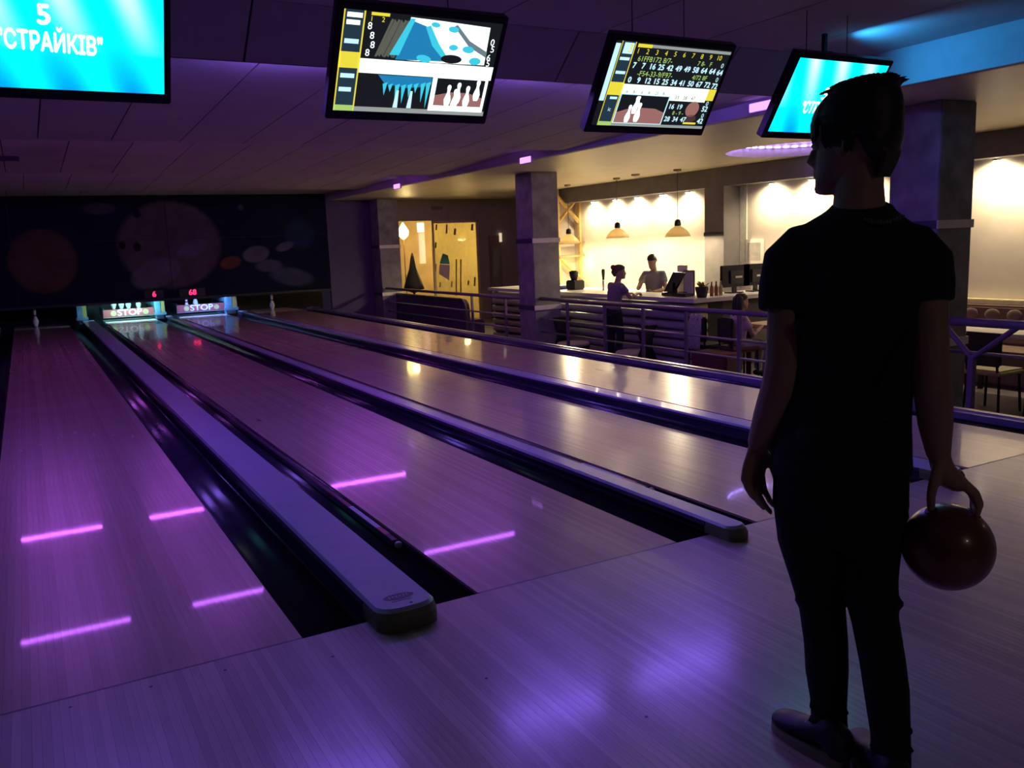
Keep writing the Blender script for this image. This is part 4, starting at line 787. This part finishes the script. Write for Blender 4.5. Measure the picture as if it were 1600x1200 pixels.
# pin setter rings in the third lane, rack light
t = thing('pin_rack', 'blue pin-setting rack hanging over the third lane\'s deck', 'pin rack', (XC0+LW/2, 18.9, .42)); bm = B()
part('ring', rings(B(), [ell((XC0+LW/2, 18.9, .40), (.44, 0, 0), (0, .3, 0), 28), ell((XC0+LW/2, 18.9, .50), (.44, 0, 0), (0, .3, 0), 28)], cap=False), mat('rack_blue', (.06, .10, .40), .4), t, True)
for dx in (-.36, .30): part('hanger', box(B(), (XC0+LW/2+dx, 18.55, .40), (XC0+LW/2+dx+.08, 18.6, .66)), mat('rack_pale', (.3, .32, .5), .4), t)
for x0, cxl, lab in ((XB0, (.42, .95, 1.0), 'cyan lamp over the second lane\'s pin deck'), (XC0, (.22, .38, 1.0), 'blue lamp over the third lane\'s pin deck')):
    t = thing('pin_light', lab, 'tube lamp', (x0+LW/2, 18.02, zm0+.06)); y = 18.02
    part('batten', box(B(), (x0+.1, y-.03, zm0+.10), (x0+LW-.1, y+.03, zm0+.14)), black_m, t); part('tube', cyl(B(), (x0+.12, y, zm0+.08), (x0+LW-.12, y, zm0+.08), .014, 10), emit('pin_tube_'+('a' if x0 == XB0 else 'b'), cxl, PIN_LIGHT*(1 if x0 == XB0 else .8)), t, True)
# red numerals under the painted wall
for px, py_, s, lab in ((241, 460, '6', 'single small red digit display above the second lane\'s end'), (301, 457, '68', 'two small red digits display above the third lane\'s end')):
    c = P(px, py_, 'y', YW-.035); t = thing('digit_display', lab, 'display', (c.x, YW-.035, c.z-.1)); w_ = .08*len(s)
    part('case', box(B(), (c.x-w_-.12, YW-.03, c.z-.09), (c.x+w_+.12, YW-.021, c.z+.09)), black_m, t); me = text_mesh(s, .17, 'CENTER', .002, .004); o = part('numerals', me, emit('red_led', (1, .02, .10), 3.0), t); o.location = (0, 0, .1); o.rotation_euler = (PI/2, 0, 0)
# ================================================================== people
def add_hand(bm, wrist, d, palm_n, thumb_d, s=1.0, curl=(.35, .5, .4), spread=.06):
    """palm and five fingers; palm_n points out of the palm, thumb_d to the thumb side"""
    wrist = Vector(wrist); d = Vector(d).normalized(); t = Vector(thumb_d); t = (t-d*t.dot(d)).normalized(); n = Vector(palm_n); n = (n-d*n.dot(d)-t*n.dot(t)).normalized()
    secs = [(0, .026, .019), (.03, .034, .017), (.06, .041, .015), (.088, .041, .013), (.098, .036, .010)]
    loft(bm, [(wrist+d*l*s, t*a*s, n*b*s) for l, a, b in secs], 14)
    def seg(base, dr, lens, r0, curls):
        p = Vector(base); pts = [p-dr*.02*s, p.copy()]; cur = Vector(dr)
        for L_, c in zip(lens, curls):
            cur = (cur*math.cos(c)+n*math.sin(c)); cur.normalize(); p = p+cur*L_*s; pts.append(p.copy())
        limb(bm, pts, [r0*s, r0*s, r0*.95*s, r0*.88*s, r0*.75*s], 8)
    for i, (o, L0) in enumerate(((.030, .040), (.010, .045), (-.011, .041), (-.030, .032))):
        base = wrist+d*(.088-.004*abs(i-1))*s+t*o*s; dr = (d+t*(spread*(1.2-i*.8))).normalized()
        seg(base, dr, (L0, L0*.62, L0*.5), .0088-.0008*(i == 3), [c*(1+.12*i) for c in curl])
    base = wrist+d*.03*s+t*.030*s
    p1 = base+(t*.55+d*.75+n*.25).normalized()*.042*s; p2 = p1+(t*.25+d*.9+n*.35).normalized()*.032*s; p3 = p2+(d*.9+n*.45).normalized()*.024*s
    limb(bm, [base-t*.012*s, base, p1, p2, p3], [.013*s, .0125*s, .0105*s, .0095*s, .0078*s], 8)
def add_head(bm, c, yaw, s=1.0, pitch=0.0):
    """c = chin-height centre of the head axis; face looks along +Y turned by yaw"""
    M_ = Matrix.Translation(c) @ Matrix.Rotation(yaw, 4, 'Z') @ Matrix.Rotation(pitch, 4, 'X') @ Matrix.Scale(s, 4)
    S = [(-.006, .018, .078, .045), (.006, .034, .089, .03), (.022, .046, .093, .01), (.045, .055, .091, -.03), (.062, .061, .089, -.062), (.085, .066, .087, -.082), (.11, .069, .084, -.092), (.128, .0715, .086, -.097), (.15, .073, .090, -.100), (.175, .072, .086, -.098), (.20, .063, .070, -.088), (.22, .045, .042, -.066), (.232, .018, .0, -.03)]
    rs = []
    for z, w_, f, b in S:
        r = []
        for i in range(22):
            a = 2*PI*i/22; ca, sa = math.cos(a), math.sin(a); k = 1.0 if sa < 0 else .96; r.append(M_ @ V(w_*math.copysign(abs(ca)**.9, ca)*k, (f+b)/2+(f-b)/2*sa, z))
        rs.append(r)
    rings(bm, rs)
    def pt(*a): return M_ @ V(*a)
    limb(bm, [pt(0, .082, .128), pt(0, .098, .105), pt(0, .109, .083), pt(0, .096, .074)], [.008*s, .010*s, .0125*s, .010*s], 10)   # nose
    for sx in (-1, 1):
        limb(bm, [pt(sx*.008, .1, .078), pt(sx*.014, .094, .078)], [.007*s, .006*s], 8)
        limb(bm, [pt(sx*.012, .084, .134), pt(sx*.034, .083, .138), pt(sx*.052, .070, .134)], [.008*s, .009*s, .006*s], 8)      # brow
        limb(bm, [pt(sx*.072, -.002, .088), pt(sx*.076, -.012, .115), pt(sx*.075, -.002, .132), pt(sx*.071, .008, .118), pt(sx*.070, .006, .092)], [.007*s, .008*s, .008*s, .006*s, .006*s], 8)  # ear
    limb(bm, [pt(-.022, .090, .052), pt(0, .0985, .0555), pt(.022, .090, .052)], [.004*s, .0065*s, .004*s], 8); limb(bm, [pt(-.019, .089, .044), pt(0, .0975, .043), pt(.019, .089, .044)], [.004*s, .007*s, .004*s], 8); ball(bm, pt(0, .084, .012), .016*s, 8)
    return M_
def add_eyes(M_, s, parent, local=True):
    for sx in (-1, 1):
        e = part('eye', ball(B(), M_ @ V(sx*.031, .079, .118), .0115*s, 8), mat('eye_white', (.6, .58, .55), .3), parent, True, local=True)
        part('iris', ball(B(), M_ @ V(sx*.031, .0865, .118), .0058*s, 6), black_m, e, True, local=True)
# ------------------------------------------------------------------ the bowler
man = thing('person', 'person in black t-shirt and black jeans standing with back turned, holding a ball', 'person', (1.06, -1.58, 0), -math.radians(50.8))
HY = math.radians(68)
bm = B()
HM = add_head(bm, V(-.016, .0, 1.522), HY, .98, -.03)
loft(bm, [((.0, -.01, 1.40), (.075, 0, 0), (0, .065, 0)), ((0, -.012, 1.47), (.062, 0, 0), (0, .060, .01)), ((-.001, -.005, 1.53), (.057, 0, 0), (0, .058, .01)), ((.0, .0, 1.60), (.055, 0, 0), (0, .055, 0))], 18)
loft(bm, [((-.03, 0, .84), (.14, 0, 0), (0, .09, 0)), ((-.02, 0, 1.05), (.13, 0, 0), (0, .085, 0)), ((-.01, 0, 1.30), (.155, 0, 0), (0, .095, 0)), ((-.005, 0, 1.39), (.15, 0, 0), (0, .08, 0)), ((0, 0, 1.45), (.08, 0, 0), (0, .06, 0))], 20)
# left arm
limb(bm, [(-.13, 0, 1.385), (-.165, -.01, 1.36), (-.166, -.035, 1.22), (-.168, -.045, 1.10), (-.178, -.035, 1.03), (-.205, -.01, .95), (-.236, .012, .865)], [.042, .045, .047, .047, .049, .044, .031], 14)
add_hand(bm, (-.236, .012, .868), (-.16, .03, -1), (.8, -.6, 0), (.6, .8, 0), 1.12, (.40, .55, .40))
# right arm
limb(bm, [(.12, 0, 1.375), (.158, -.005, 1.345), (.165, -.025, 1.20), (.172, -.03, 1.08), (.181, -.022, 1.02), (.190, -.005, .94), (.200, .005, .862)], [.042, .044, .045, .043, .045, .041, .029], 14)
loft(bm, [((.200, .005, .868), (.026, 0, .004), (0, .027, 0)), ((.208, .003, .835), (.026, 0, .008), (0, .034, 0)), ((.222, 0, .808), (.022, 0, .020), (0, .041, 0)), ((.243, 0, .796), (.010, 0, .022), (0, .042, 0)), ((.256, 0, .792), (.004, 0, .018), (0, .038, 0))], 14)
for i, (y, ex) in enumerate(((-.034, .0), (-.012, .006), (.011, .004), (.031, -.004))):
    limb(bm, [(.235, y, .795), (.258, y*1.02, .795), (.280+ex, y*1.02, .772), (.290+ex, y*1.0, .745), (.287+ex*.5, y*.9, .724)], [.0115, .0115, .0105, .010, .009], 9)
limb(bm, [(.200, -.018, .845), (.190, -.030, .805), (.184, -.032, .765), (.186, -.030, .728)], [.015, .0135, .0115, .010], 10)
# legs and feet under the clothes
for pts, rd in (([(-.10, 0, .84), (-.085, 0, .60), (-.068, .005, .43), (-.052, .0, .25), (-.040, .02, .08)], [.075, .066, .05, .046, .034]), ([(.05, 0, .84), (.04, -.02, .60), (.064, -.05, .44), (.096, -.08, .26), (.110, -.10, .08)], [.075, .066, .05, .046, .034])): limb(bm, pts, rd, 12)
body = part('body', fuse(bm, .0045, 3), skin_m, man, label='bare arms, neck and turned head'); add_eyes(HM, .98, man)
# t-shirt
def shell(secs, sleeves, vox=.007, sm=6, extra=()):
    bm = B(); loft(bm, secs, 28)
    for pts, rd in sleeves: limb(bm, pts, rd, 16, ends=False)
    for pts, rd in extra: limb(bm, pts, rd, 10)
    return fuse(bm, vox, sm)
secs = [((-.03, .0, .80), (.176, 0, .006), (0, .122, 0)), ((-.03, 0, .86), (.172, 0, 0), (0, .120, 0)), ((-.026, 0, .96), (.163, 0, 0), (0, .112, 0)), ((-.02, 0, 1.06), (.160, 0, 0), (0, .110, 0)), ((-.012, 0, 1.18), (.168, 0, 0), (0, .116, 0)), ((-.008, 0, 1.28), (.176, 0, 0), (0, .120, 0)), ((-.006, 0, 1.35), (.180, 0, 0), (0, .112, 0)), ((-.005, -.004, 1.405), (.165, 0, -.006), (0, .095, 0)), ((.002, -.008, 1.445), (.118, 0, -.006), (0, .080, 0)), ((.006, -.010, 1.474), (.076, 0, -.004), (0, .070, .012)), ((.007, -.010, 1.487), (.070, 0, -.003), (0, .066, .014))]
tee = part('t_shirt', shell(secs, [([(-.07, -.005, 1.408), (-.128, -.006, 1.385), (-.160, -.012, 1.350), (-.170, -.024, 1.29), (-.170, -.036, 1.230)], [.048, .064, .070, .067, .067]), ([(.07, -.005, 1.402), (.122, -.006, 1.378), (.152, -.012, 1.338), (.160, -.02, 1.285), (.162, -.028, 1.248)], [.048, .062, .066, .061, .057])], extra=[([(-.13, -.10, 1.20), (-.05, -.118, 1.10)], [.014, .012]), ([(.12, -.10, 1.18), (.06, -.115, 1.06)], [.014, .011]), ([(-.12, -.105, .92), (.08, -.11, .96)], [.013, .012])]), tee_m, man)
bm = B()
for i in range(13):       # small faded print under the collar, not readable
    u = i/12; x = .012+u*.083; z = 1.449-.010*math.sin(u*PI)+.004*u; h = .0035+.0012*(i % 3); box(bm, (x, -.104+.10*abs(u-.4)*.3, z-h), (x+.0052, -.098+.10*abs(u-.4)*.3, z+h))
part('collar_print', bm, mat('print_grey', (.16, .16, .17), .8), tee, local=True, label='small faded grey print')
# jeans
secs = [((-.03, 0, .90), (.150, 0, 0), (0, .105, 0)), ((-.03, 0, .82), (.166, 0, 0), (0, .120, 0)), ((-.03, 0, .74), (.168, 0, 0), (0, .122, 0)), ((-.028, 0, .66), (.158, 0, 0), (0, .10, 0)), ((-.026, 0, .62), (.13, 0, 0), (0, .08, 0))]
wr = [([(-.12, -.03, .46), (-.125, -.005, .44), (-.115, .02, .45)], [.012, .013, .012]), ([(.115, -.06, .49), (.122, -.04, .475), (.11, -.02, .485)], [.012, .013, .012]), ([(.118, -.05, .72), (.125, -.02, .70)], [.016, .014]), ([(-.165, -.04, .70), (-.16, .0, .67)], [.014, .014])]
for x, y, z in ((-.045, .02, .10), (-.044, .02, .14), (-.060, .004, .37), (-.064, .005, .45)): wr.append(([(x-.045, y-.03, z), (x, y-.052, z+.008), (x+.045, y-.03, z-.004)], [.010, .011, .010]))
for x, y, z in ((.110, -.095, .12), (.108, -.09, .17), (.07, -.055, .40), (.065, -.05, .47)): wr.append(([(x-.045, y-.03, z), (x, y-.052, z-.006), (x+.045, y-.03, z+.005)], [.010, .011, .010]))
part('jeans', shell(secs, [([(-.112, 0, .74), (-.100, 0, .62), (-.082, .002, .53), (-.067, .005, .43), (-.055, .0, .33), (-.051, .0, .25), (-.044, .015, .14), (-.042, .02, .055)], [.088, .085, .075, .061, .058, .057, .048, .050]), ([(.052, 0, .74), (.042, -.01, .62), (.046, -.03, .53), (.064, -.05, .43), (.084, -.07, .33), (.096, -.08, .25), (.108, -.095, .14), (.111, -.10, .055)], [.088, .083, .073, .059, .057, .056, .049, .050])], .0065, 4, wr), jeans_m, man)
# shoes
def shoe(heel, toe, parent):
    heel, toe = Vector(heel), Vector(toe); d = (toe-heel); Ln = d.length; d.normalize(); sd = V(d.y, -d.x, 0)
    bm = B(); S = [(-.04, .030, .045, .030), (.02, .040, .055, .040), (.10, .041, .062, .042), (.30, .040, .060, .040), (.45, .042, .045, .034), (.65, .049, .034, .028), (.85, .047, .028, .024), (.97, .034, .024, .020), (1.03, .016, .020, .012)]
    loft(bm, [(heel+d*Ln*u+V(0, 0, zc+.012), sd*w_, V(0, 0, h)) for u, w_, zc, h in S], 18); limb(bm, [heel+d*.06*Ln+V(0, 0, .05), heel+d*.22*Ln+V(0, 0, .09)], [.042, .040], 14)
    up_ = part('shoe', fuse(bm, .006, 3), shoe_m, parent)
    bm = B(); o1 = []
    for i in range(28):
        a = 2*PI*i/28; u = .5-.54*math.cos(a); wd = (.043+.008*math.sin((u-.2)*2.2))*math.copysign(abs(math.sin(a))**.7, math.sin(a)); o1.append((heel+d*Ln*u+sd*wd))
    rings(bm, [[p+V(0, 0, .001) for p in o1], [p+V(0, 0, .026) for p in o1]]); part('sole', bm, sole_m, up_, local=True, label='pale rubber sole')
    bm = B()
    for k in range(4): c = heel+d*Ln*(.40+k*.08)+V(0, 0, .088-.008*k); limb(bm, [c-sd*.022, c+V(0, 0, .004), c+sd*.022], [.004, .0045, .004], 6)
    part('laces', bm, mat('lace_grey', (.25, .24, .26), .8), up_, local=True, kind='stuff')
shoe((.000, -.055, 0), (-.185, .105, 0), man); shoe((.125, -.165, 0), (.03, .075, 0), man)
# hair
bm = B(); C_ = HM
S = [(.070, .056, -.050, -.096), (.090, .070, -.038, -.108), (.110, .078, -.026, -.116), (.130, .081, -.006, -.120), (.150, .083, .056, -.122), (.165, .085, .092, -.123), (.185, .086, .099, -.123), (.21, .083, .086, -.120), (.232, .075, .064, -.114), (.252, .058, .034, -.102), (.266, .034, .000, -.084), (.272, .012, -.03, -.058)]
rings(bm, [[C_ @ V(w_*math.cos(2*PI*i/28), (f+b)/2+(f-b)/2*math.sin(2*PI*i/28), z) for i in range(28)] for z, w_, f, b in S])
for i in range(10):      # nape
    x = -.045+.01*i; limb(bm, [C_ @ V(x, -.092, .085), C_ @ V(x*.9, -.084, .055), C_ @ V(x*.8, -.076, .026)], [.013, .010, .004], 6)
rnd = random.Random(3)
for i in range(14):      # fringe
    x = -.060+.0092*i; z = .130+rnd.uniform(-.010, .012); e_ = math.sqrt(1-(x/.088)**2); limb(bm, [C_ @ V(x*.95, -.018+.094*e_, .205), C_ @ V(x, -.012+.106*e_, .168), C_ @ V(x, -.010+.108*e_, z)], [.010, .008, .003], 6)
for sx in (-1, 1):
    for i in range(6): limb(bm, [C_ @ V(sx*.078, -.03+.014*i, .155), C_ @ V(sx*.078, -.03+.014*i, .125), C_ @ V(sx*.074, -.03+.013*i, .104 if i > 2 else .088)], [.009, .008, .004], 6)
for i in range(60):      # combed strands lying on the crown
    a = rnd.uniform(0, 6.28); r = rnd.uniform(.0, .07); x, y = r*.9*math.cos(a), -.015+r*1.2*math.sin(a); z = .268-2.6*(x*x+(y+.04)**2*.75)
    limb(bm, [C_ @ V(x, y+.012, z-.004), C_ @ V(x*1.05, y-.008, z+.0005), C_ @ V(x*1.1, y-.026, z-.004)], [.004, .005, .002], 5)
for i in range(8):       # tuft standing off the back of the crown
    p = V(-.025+.011*i, -.080, .238); limb(bm, [C_ @ p, C_ @ (p+V(0, -.020, .016)), C_ @ (p+V(.0, -.040, .012+.004*(i % 3)))], [.012, .008, .002], 5)
part('hair', fuse(bm, .0035, 2), hair_m, man)
# bowling ball
mr = Matrix.Rotation(-math.radians(50.8), 3, 'Z'); bc = V(1.06, -1.58, 0)+mr @ V(.228, -.012, .630)
bl = thing('bowling_ball', 'brown marbled bowling ball hanging from the man\'s right hand', 'bowling ball', bc)
part('shell', ball(B(), bc, .1085, 28), ball_m, bl, True)
for lx, ly in ((.186, -.030), (.288, -.012), (.288, .011)):
    n_ = (V(lx, ly, .725)-V(.228, -.012, .630)).normalized(); pw_ = bc+(mr @ n_)*.1083; part('finger_hole', cyl(B(), pw_-(mr @ n_)*.004, pw_+(mr @ n_)*.0012, .0155, 16), black_m, bl)

# ------------------------------------------------------------------ people in the bar
def folk(label, loc, rz, H, J, top_m, leg_m, hairm, hairstyle, sleeve=True, skirt=False, vox=.012):
    """J: joint positions for a 1.75 m figure facing +Y, feet on z = 0"""
    k = H/1.75; t = thing('person', label, 'person', loc, rz); s = lambda p: Vector(p)*k
    bm = B(); hd = s(J['head']); M_ = add_head(bm, hd, J.get('yaw', 0), k, J.get('pitch', 0))
    pel, chest, nk = s(J['pelvis']), s(J['chest']), s(J['neck'])
    tor = [(pel-V(0, 0, .06*k), .15, .10), (pel+V(0, 0, .04*k), .155, .105), ((pel+chest)/2, .135, .095), (chest, .165, .105), (chest.lerp(nk, .6), .15, .085), (nk-V(0, 0, .02*k), .07, .06)]
    loft(bm, [(c, (w_*k, 0, 0), (0, d_*k, 0)) for c, w_, d_ in tor], 18); limb(bm, [nk-V(0, 0, .03*k), nk.lerp(hd+V(0, 0, .05*k), .5), hd+V(0, 0, .07*k)-V(0, .01*k, 0)], [.058*k, .053*k, .05*k], 14)
    sl = []; lg = []
    for sd in ('L', 'R'):
        sh, el, wr_ = s(J['sh'+sd]), s(J['el'+sd]), s(J['wr'+sd]); limb(bm, [sh, sh.lerp(el, .5), el, el.lerp(wr_, .4), wr_], [.05*k, .044*k, .040*k, .038*k, .026*k], 12)
        d = Vector(J.get('hd'+sd, tuple(wr_-el))); add_hand(bm, wr_, d, J.get('pn'+sd, ((1 if sd == 'L' else -1), 0, 0)), J.get('th'+sd, (0, 1, .2)), k*1.02, (.4, .5, .4)); sl.append((sh, el))
        hp, kn, an = s(J['hip'+sd]), s(J['kn'+sd]), s(J['an'+sd]); limb(bm, [hp, hp.lerp(kn, .5), kn, kn.lerp(an, .35), an], [.085*k, .072*k, .055*k, .052*k, .036*k], 12); lg.append((hp, kn, an))
        fd = Vector(J.get('ft'+sd, (0, 1, 0))); limb(bm, [an-V(0, 0, .03*k), an+fd*.06*k-V(0, 0, .045*k), an+fd*.16*k-V(0, 0, .06*k)], [.035*k, .036*k, .026*k], 10)
    part('body', fuse(bm, vox, 2), skin_m, t); add_eyes(M_, k, t)
    bm = B(); loft(bm, [(c, ((w_+.014)*k, 0, 0), (0, (d_+.014)*k, 0)) for c, w_, d_ in tor], 18)
    for sh, el in sl: limb(bm, [sh.lerp(nk, .35)-V(0, 0, .02*k), sh+(nk-sh).normalized()*.02*k, sh.lerp(el, .3), sh.lerp(el, .55 if sleeve else .2)], [.05*k, .058*k, .060*k, .060*k], 12, ends=False)
    part('top', fuse(bm, vox, 3), top_m, t)
    bm = B(); loft(bm, [(pel+V(0, 0, z*k), (w_*k, 0, 0), (0, d_*k, 0)) for z, w_, d_ in ((.05, .165, .118), (-.02, .17, .12), (-.10, .165, .115))], 18)
    for hp, kn, an in lg: limb(bm, [hp, hp.lerp(kn, .5), kn, kn.lerp(an, .5), an+V(0, 0, .02*k)], [.10*k, .086*k, .068*k, .064*k, .055*k], 12, ends=False)
    part('trousers', fuse(bm, vox, 3), leg_m, t)
    for (hp, kn, an), sd in zip(lg, 'LR'):
        fd = Vector(J.get('ft'+sd, (0, 1, 0))); part('shoe', limb(B(), [an-fd*.04*k-V(0, 0, .035*k), an+fd*.06*k-V(0, 0, .04*k), an+fd*.19*k-V(0, 0, .052*k)], [.042*k, .044*k, .030*k], 12), J.get('shoe', black_m), t, True, local=True)
    bm = B(); W = lambda *a: M_ @ V(*a)
    S = [(.095, .070, -.035, -.105), (.125, .078, -.01, -.112), (.150, .081, .070, -.114), (.175, .081, .097, -.112), (.21, .073, .085, -.102), (.235, .052, .05, -.08), (.246, .02, .0, -.04)]
    rings(bm, [[W(w_*math.cos(2*PI*i/20), (f+b)/2+(f-b)/2*math.sin(2*PI*i/20), z) for i in range(20)] for z, w_, f, b in S])
    if hairstyle == 'bun': ball(bm, W(0, -.11, .20), .045*k, 8); limb(bm, [W(0, -.10, .12), W(0, -.085, .06)], [.05*k, .03*k], 10)
    if hairstyle == 'long':
        for sx in (-1, 0, 1): limb(bm, [W(sx*.06, -.06, .17), W(sx*.072, -.07, .08), W(sx*.065, -.075, -.06), W(sx*.05, -.07, -.16)], [.045*k, .045*k, .042*k, .02*k], 10)
    part('hair', fuse(bm, vox*.7, 2), hairm, t); return t
stand = dict(head=(0, .02, 1.515), neck=(0, .0, 1.47), chest=(0, 0, 1.28), pelvis=(0, 0, .95), shL=(-.175, 0, 1.40), shR=(.175, 0, 1.40), elL=(-.22, -.02, 1.11), elR=(.22, -.02, 1.11), wrL=(-.23, .10, .88), wrR=(.23, .10, .88), hipL=(-.09, 0, .93), hipR=(.09, 0, .93), knL=(-.10, .01, .50), knR=(.10, .01, .50), anL=(-.10, 0, .09), anR=(.10, 0, .09))
# customer leaning on the bar; faces +x
c = P(966, 480, 'x', 7.52)
folk('customer in grey top and black trousers leaning on the bar, seen from behind', (7.42, c.y, FLOOR2), -PI/2-.05, 1.64, dict(stand, head=(.02, .13, 1.48), neck=(.01, .09, 1.44), chest=(0, .05, 1.26), shL=(-.18, .06, 1.37), shR=(.18, .06, 1.36), elL=(-.25, .16, 1.17), elR=(.27, .18, 1.16), wrL=(-.10, .36, 1.215), wrR=(.14, .40, 1.215), pnL=(0, 0, -1), pnR=(0, 0, -1), thL=(1, 0, 0), thR=(-1, 0, 0), hdL=(.5, 1, 0), hdR=(-.5, 1, 0), yaw=-.5, knR=(.12, .06, .50), anR=(.14, -.06, .09)), mat('top_grey', (.24, .21, .22), .9, var=.15), tee_m, mat('hair_brown', (.10, .05, .03), .6), 'bun')
# bartender lifting a glass; faces the customer (-x)
c = P(1022, 440, 'x', 8.95)
bt = folk('bartender in grey t-shirt lifting a glass behind the bar', (8.95, c.y, FLOOR2), PI/2+.55, 1.74, dict(stand, head=(0, .06, 1.50), pitch=-.35, elL=(-.23, .06, 1.12), wrL=(-.12, .28, 1.10), elR=(.24, .16, 1.14), wrR=(.10, .36, 1.24), hdR=(-.3, .2, 1), pnR=(-1, .2, 0), thR=(0, -1, .3), hdL=(.4, 1, 0), pnL=(0, 0, 1), thL=(-1, 0, 0)), mat('top_steel', (.27, .26, .25), .9, var=.1), tee_m, hair_m, 'short')
bt_m = Matrix.Translation((8.95, c.y, FLOOR2)) @ Matrix.Rotation(PI/2+.55, 4, 'Z'); g = bt_m @ (V(.05, .40, 1.33)*(1.74/1.75))
solo('drinking_glass', lathe(B(), [(.028, -.06), (.036, .06), (.033, .06), (.025, -.05)], g, 16), mat('glass_clear', (.85, .85, .8), .08, trans=.7), 'small glass raised in the bartender\'s hand', 'glass', smooth=True)
# seated woman, face to the right of the picture
sit = dict(head=(0, .05, 1.03), neck=(0, .02, .98), chest=(0, 0, .78), pelvis=(0, -.02, .50), shL=(-.17, 0, .91), shR=(.17, 0, .91), elL=(-.22, .10, .66), elR=(.22, .12, .66), wrL=(-.08, .34, .77), wrR=(.10, .34, .77), hipL=(-.09, 0, .50), hipR=(.09, 0, .50), knL=(-.12, .42, .50), knR=(.12, .42, .50), anL=(-.12, .40, .09), anR=(.12, .40, .09), pnL=(0, 0, -1), pnR=(0, 0, -1), thL=(1, 0, 0), thR=(-1, 0, 0), hdL=(.3, 1, 0), hdR=(-.3, 1, 0))
folk('woman with long dark hair in pale top and jeans seated at the wooden table', (sw.x-.02, sw.y+.03, FLOOR2), -PI/2-.25, 1.66, dict(sit, knR=(.16, .40, .48), anR=(.26, .30, .09)), mat('top_blush', (.58, .42, .40), .9, var=.12), mat('jeans_pale', (.34, .28, .30), .9), hair_m, 'long')
kc = P(1196, 500, 'x', tb.x+.62)
ch3 = chair(tb.x+.72, tb.y+.15, -PI/2, 'dark chair across the wooden table, under the child', darkseat, darkseat)
folk('child with brown hair seated across the wooden table, half hidden by the man\'s arm', (tb.x+.66, tb.y+.15, FLOOR2), PI/2+.1, 1.45, dict(sit, pelvis=(0, -.02, .58), hipL=(-.09, 0, .58), hipR=(.09, 0, .58), chest=(0, .02, .84), neck=(0, .05, 1.02), head=(0, .08, 1.07), shL=(-.16, .03, .95), shR=(.16, .03, .95), wrL=(-.08, .34, .90), wrR=(.10, .34, .90), knL=(-.12, .40, .56), knR=(.12, .40, .56), anL=(-.12, .34, .12), anR=(.12, .34, .12)), mat('top_tan', (.45, .30, .18), .9), jeans_m, mat('hair_chestnut', (.20, .10, .04), .6), 'short')
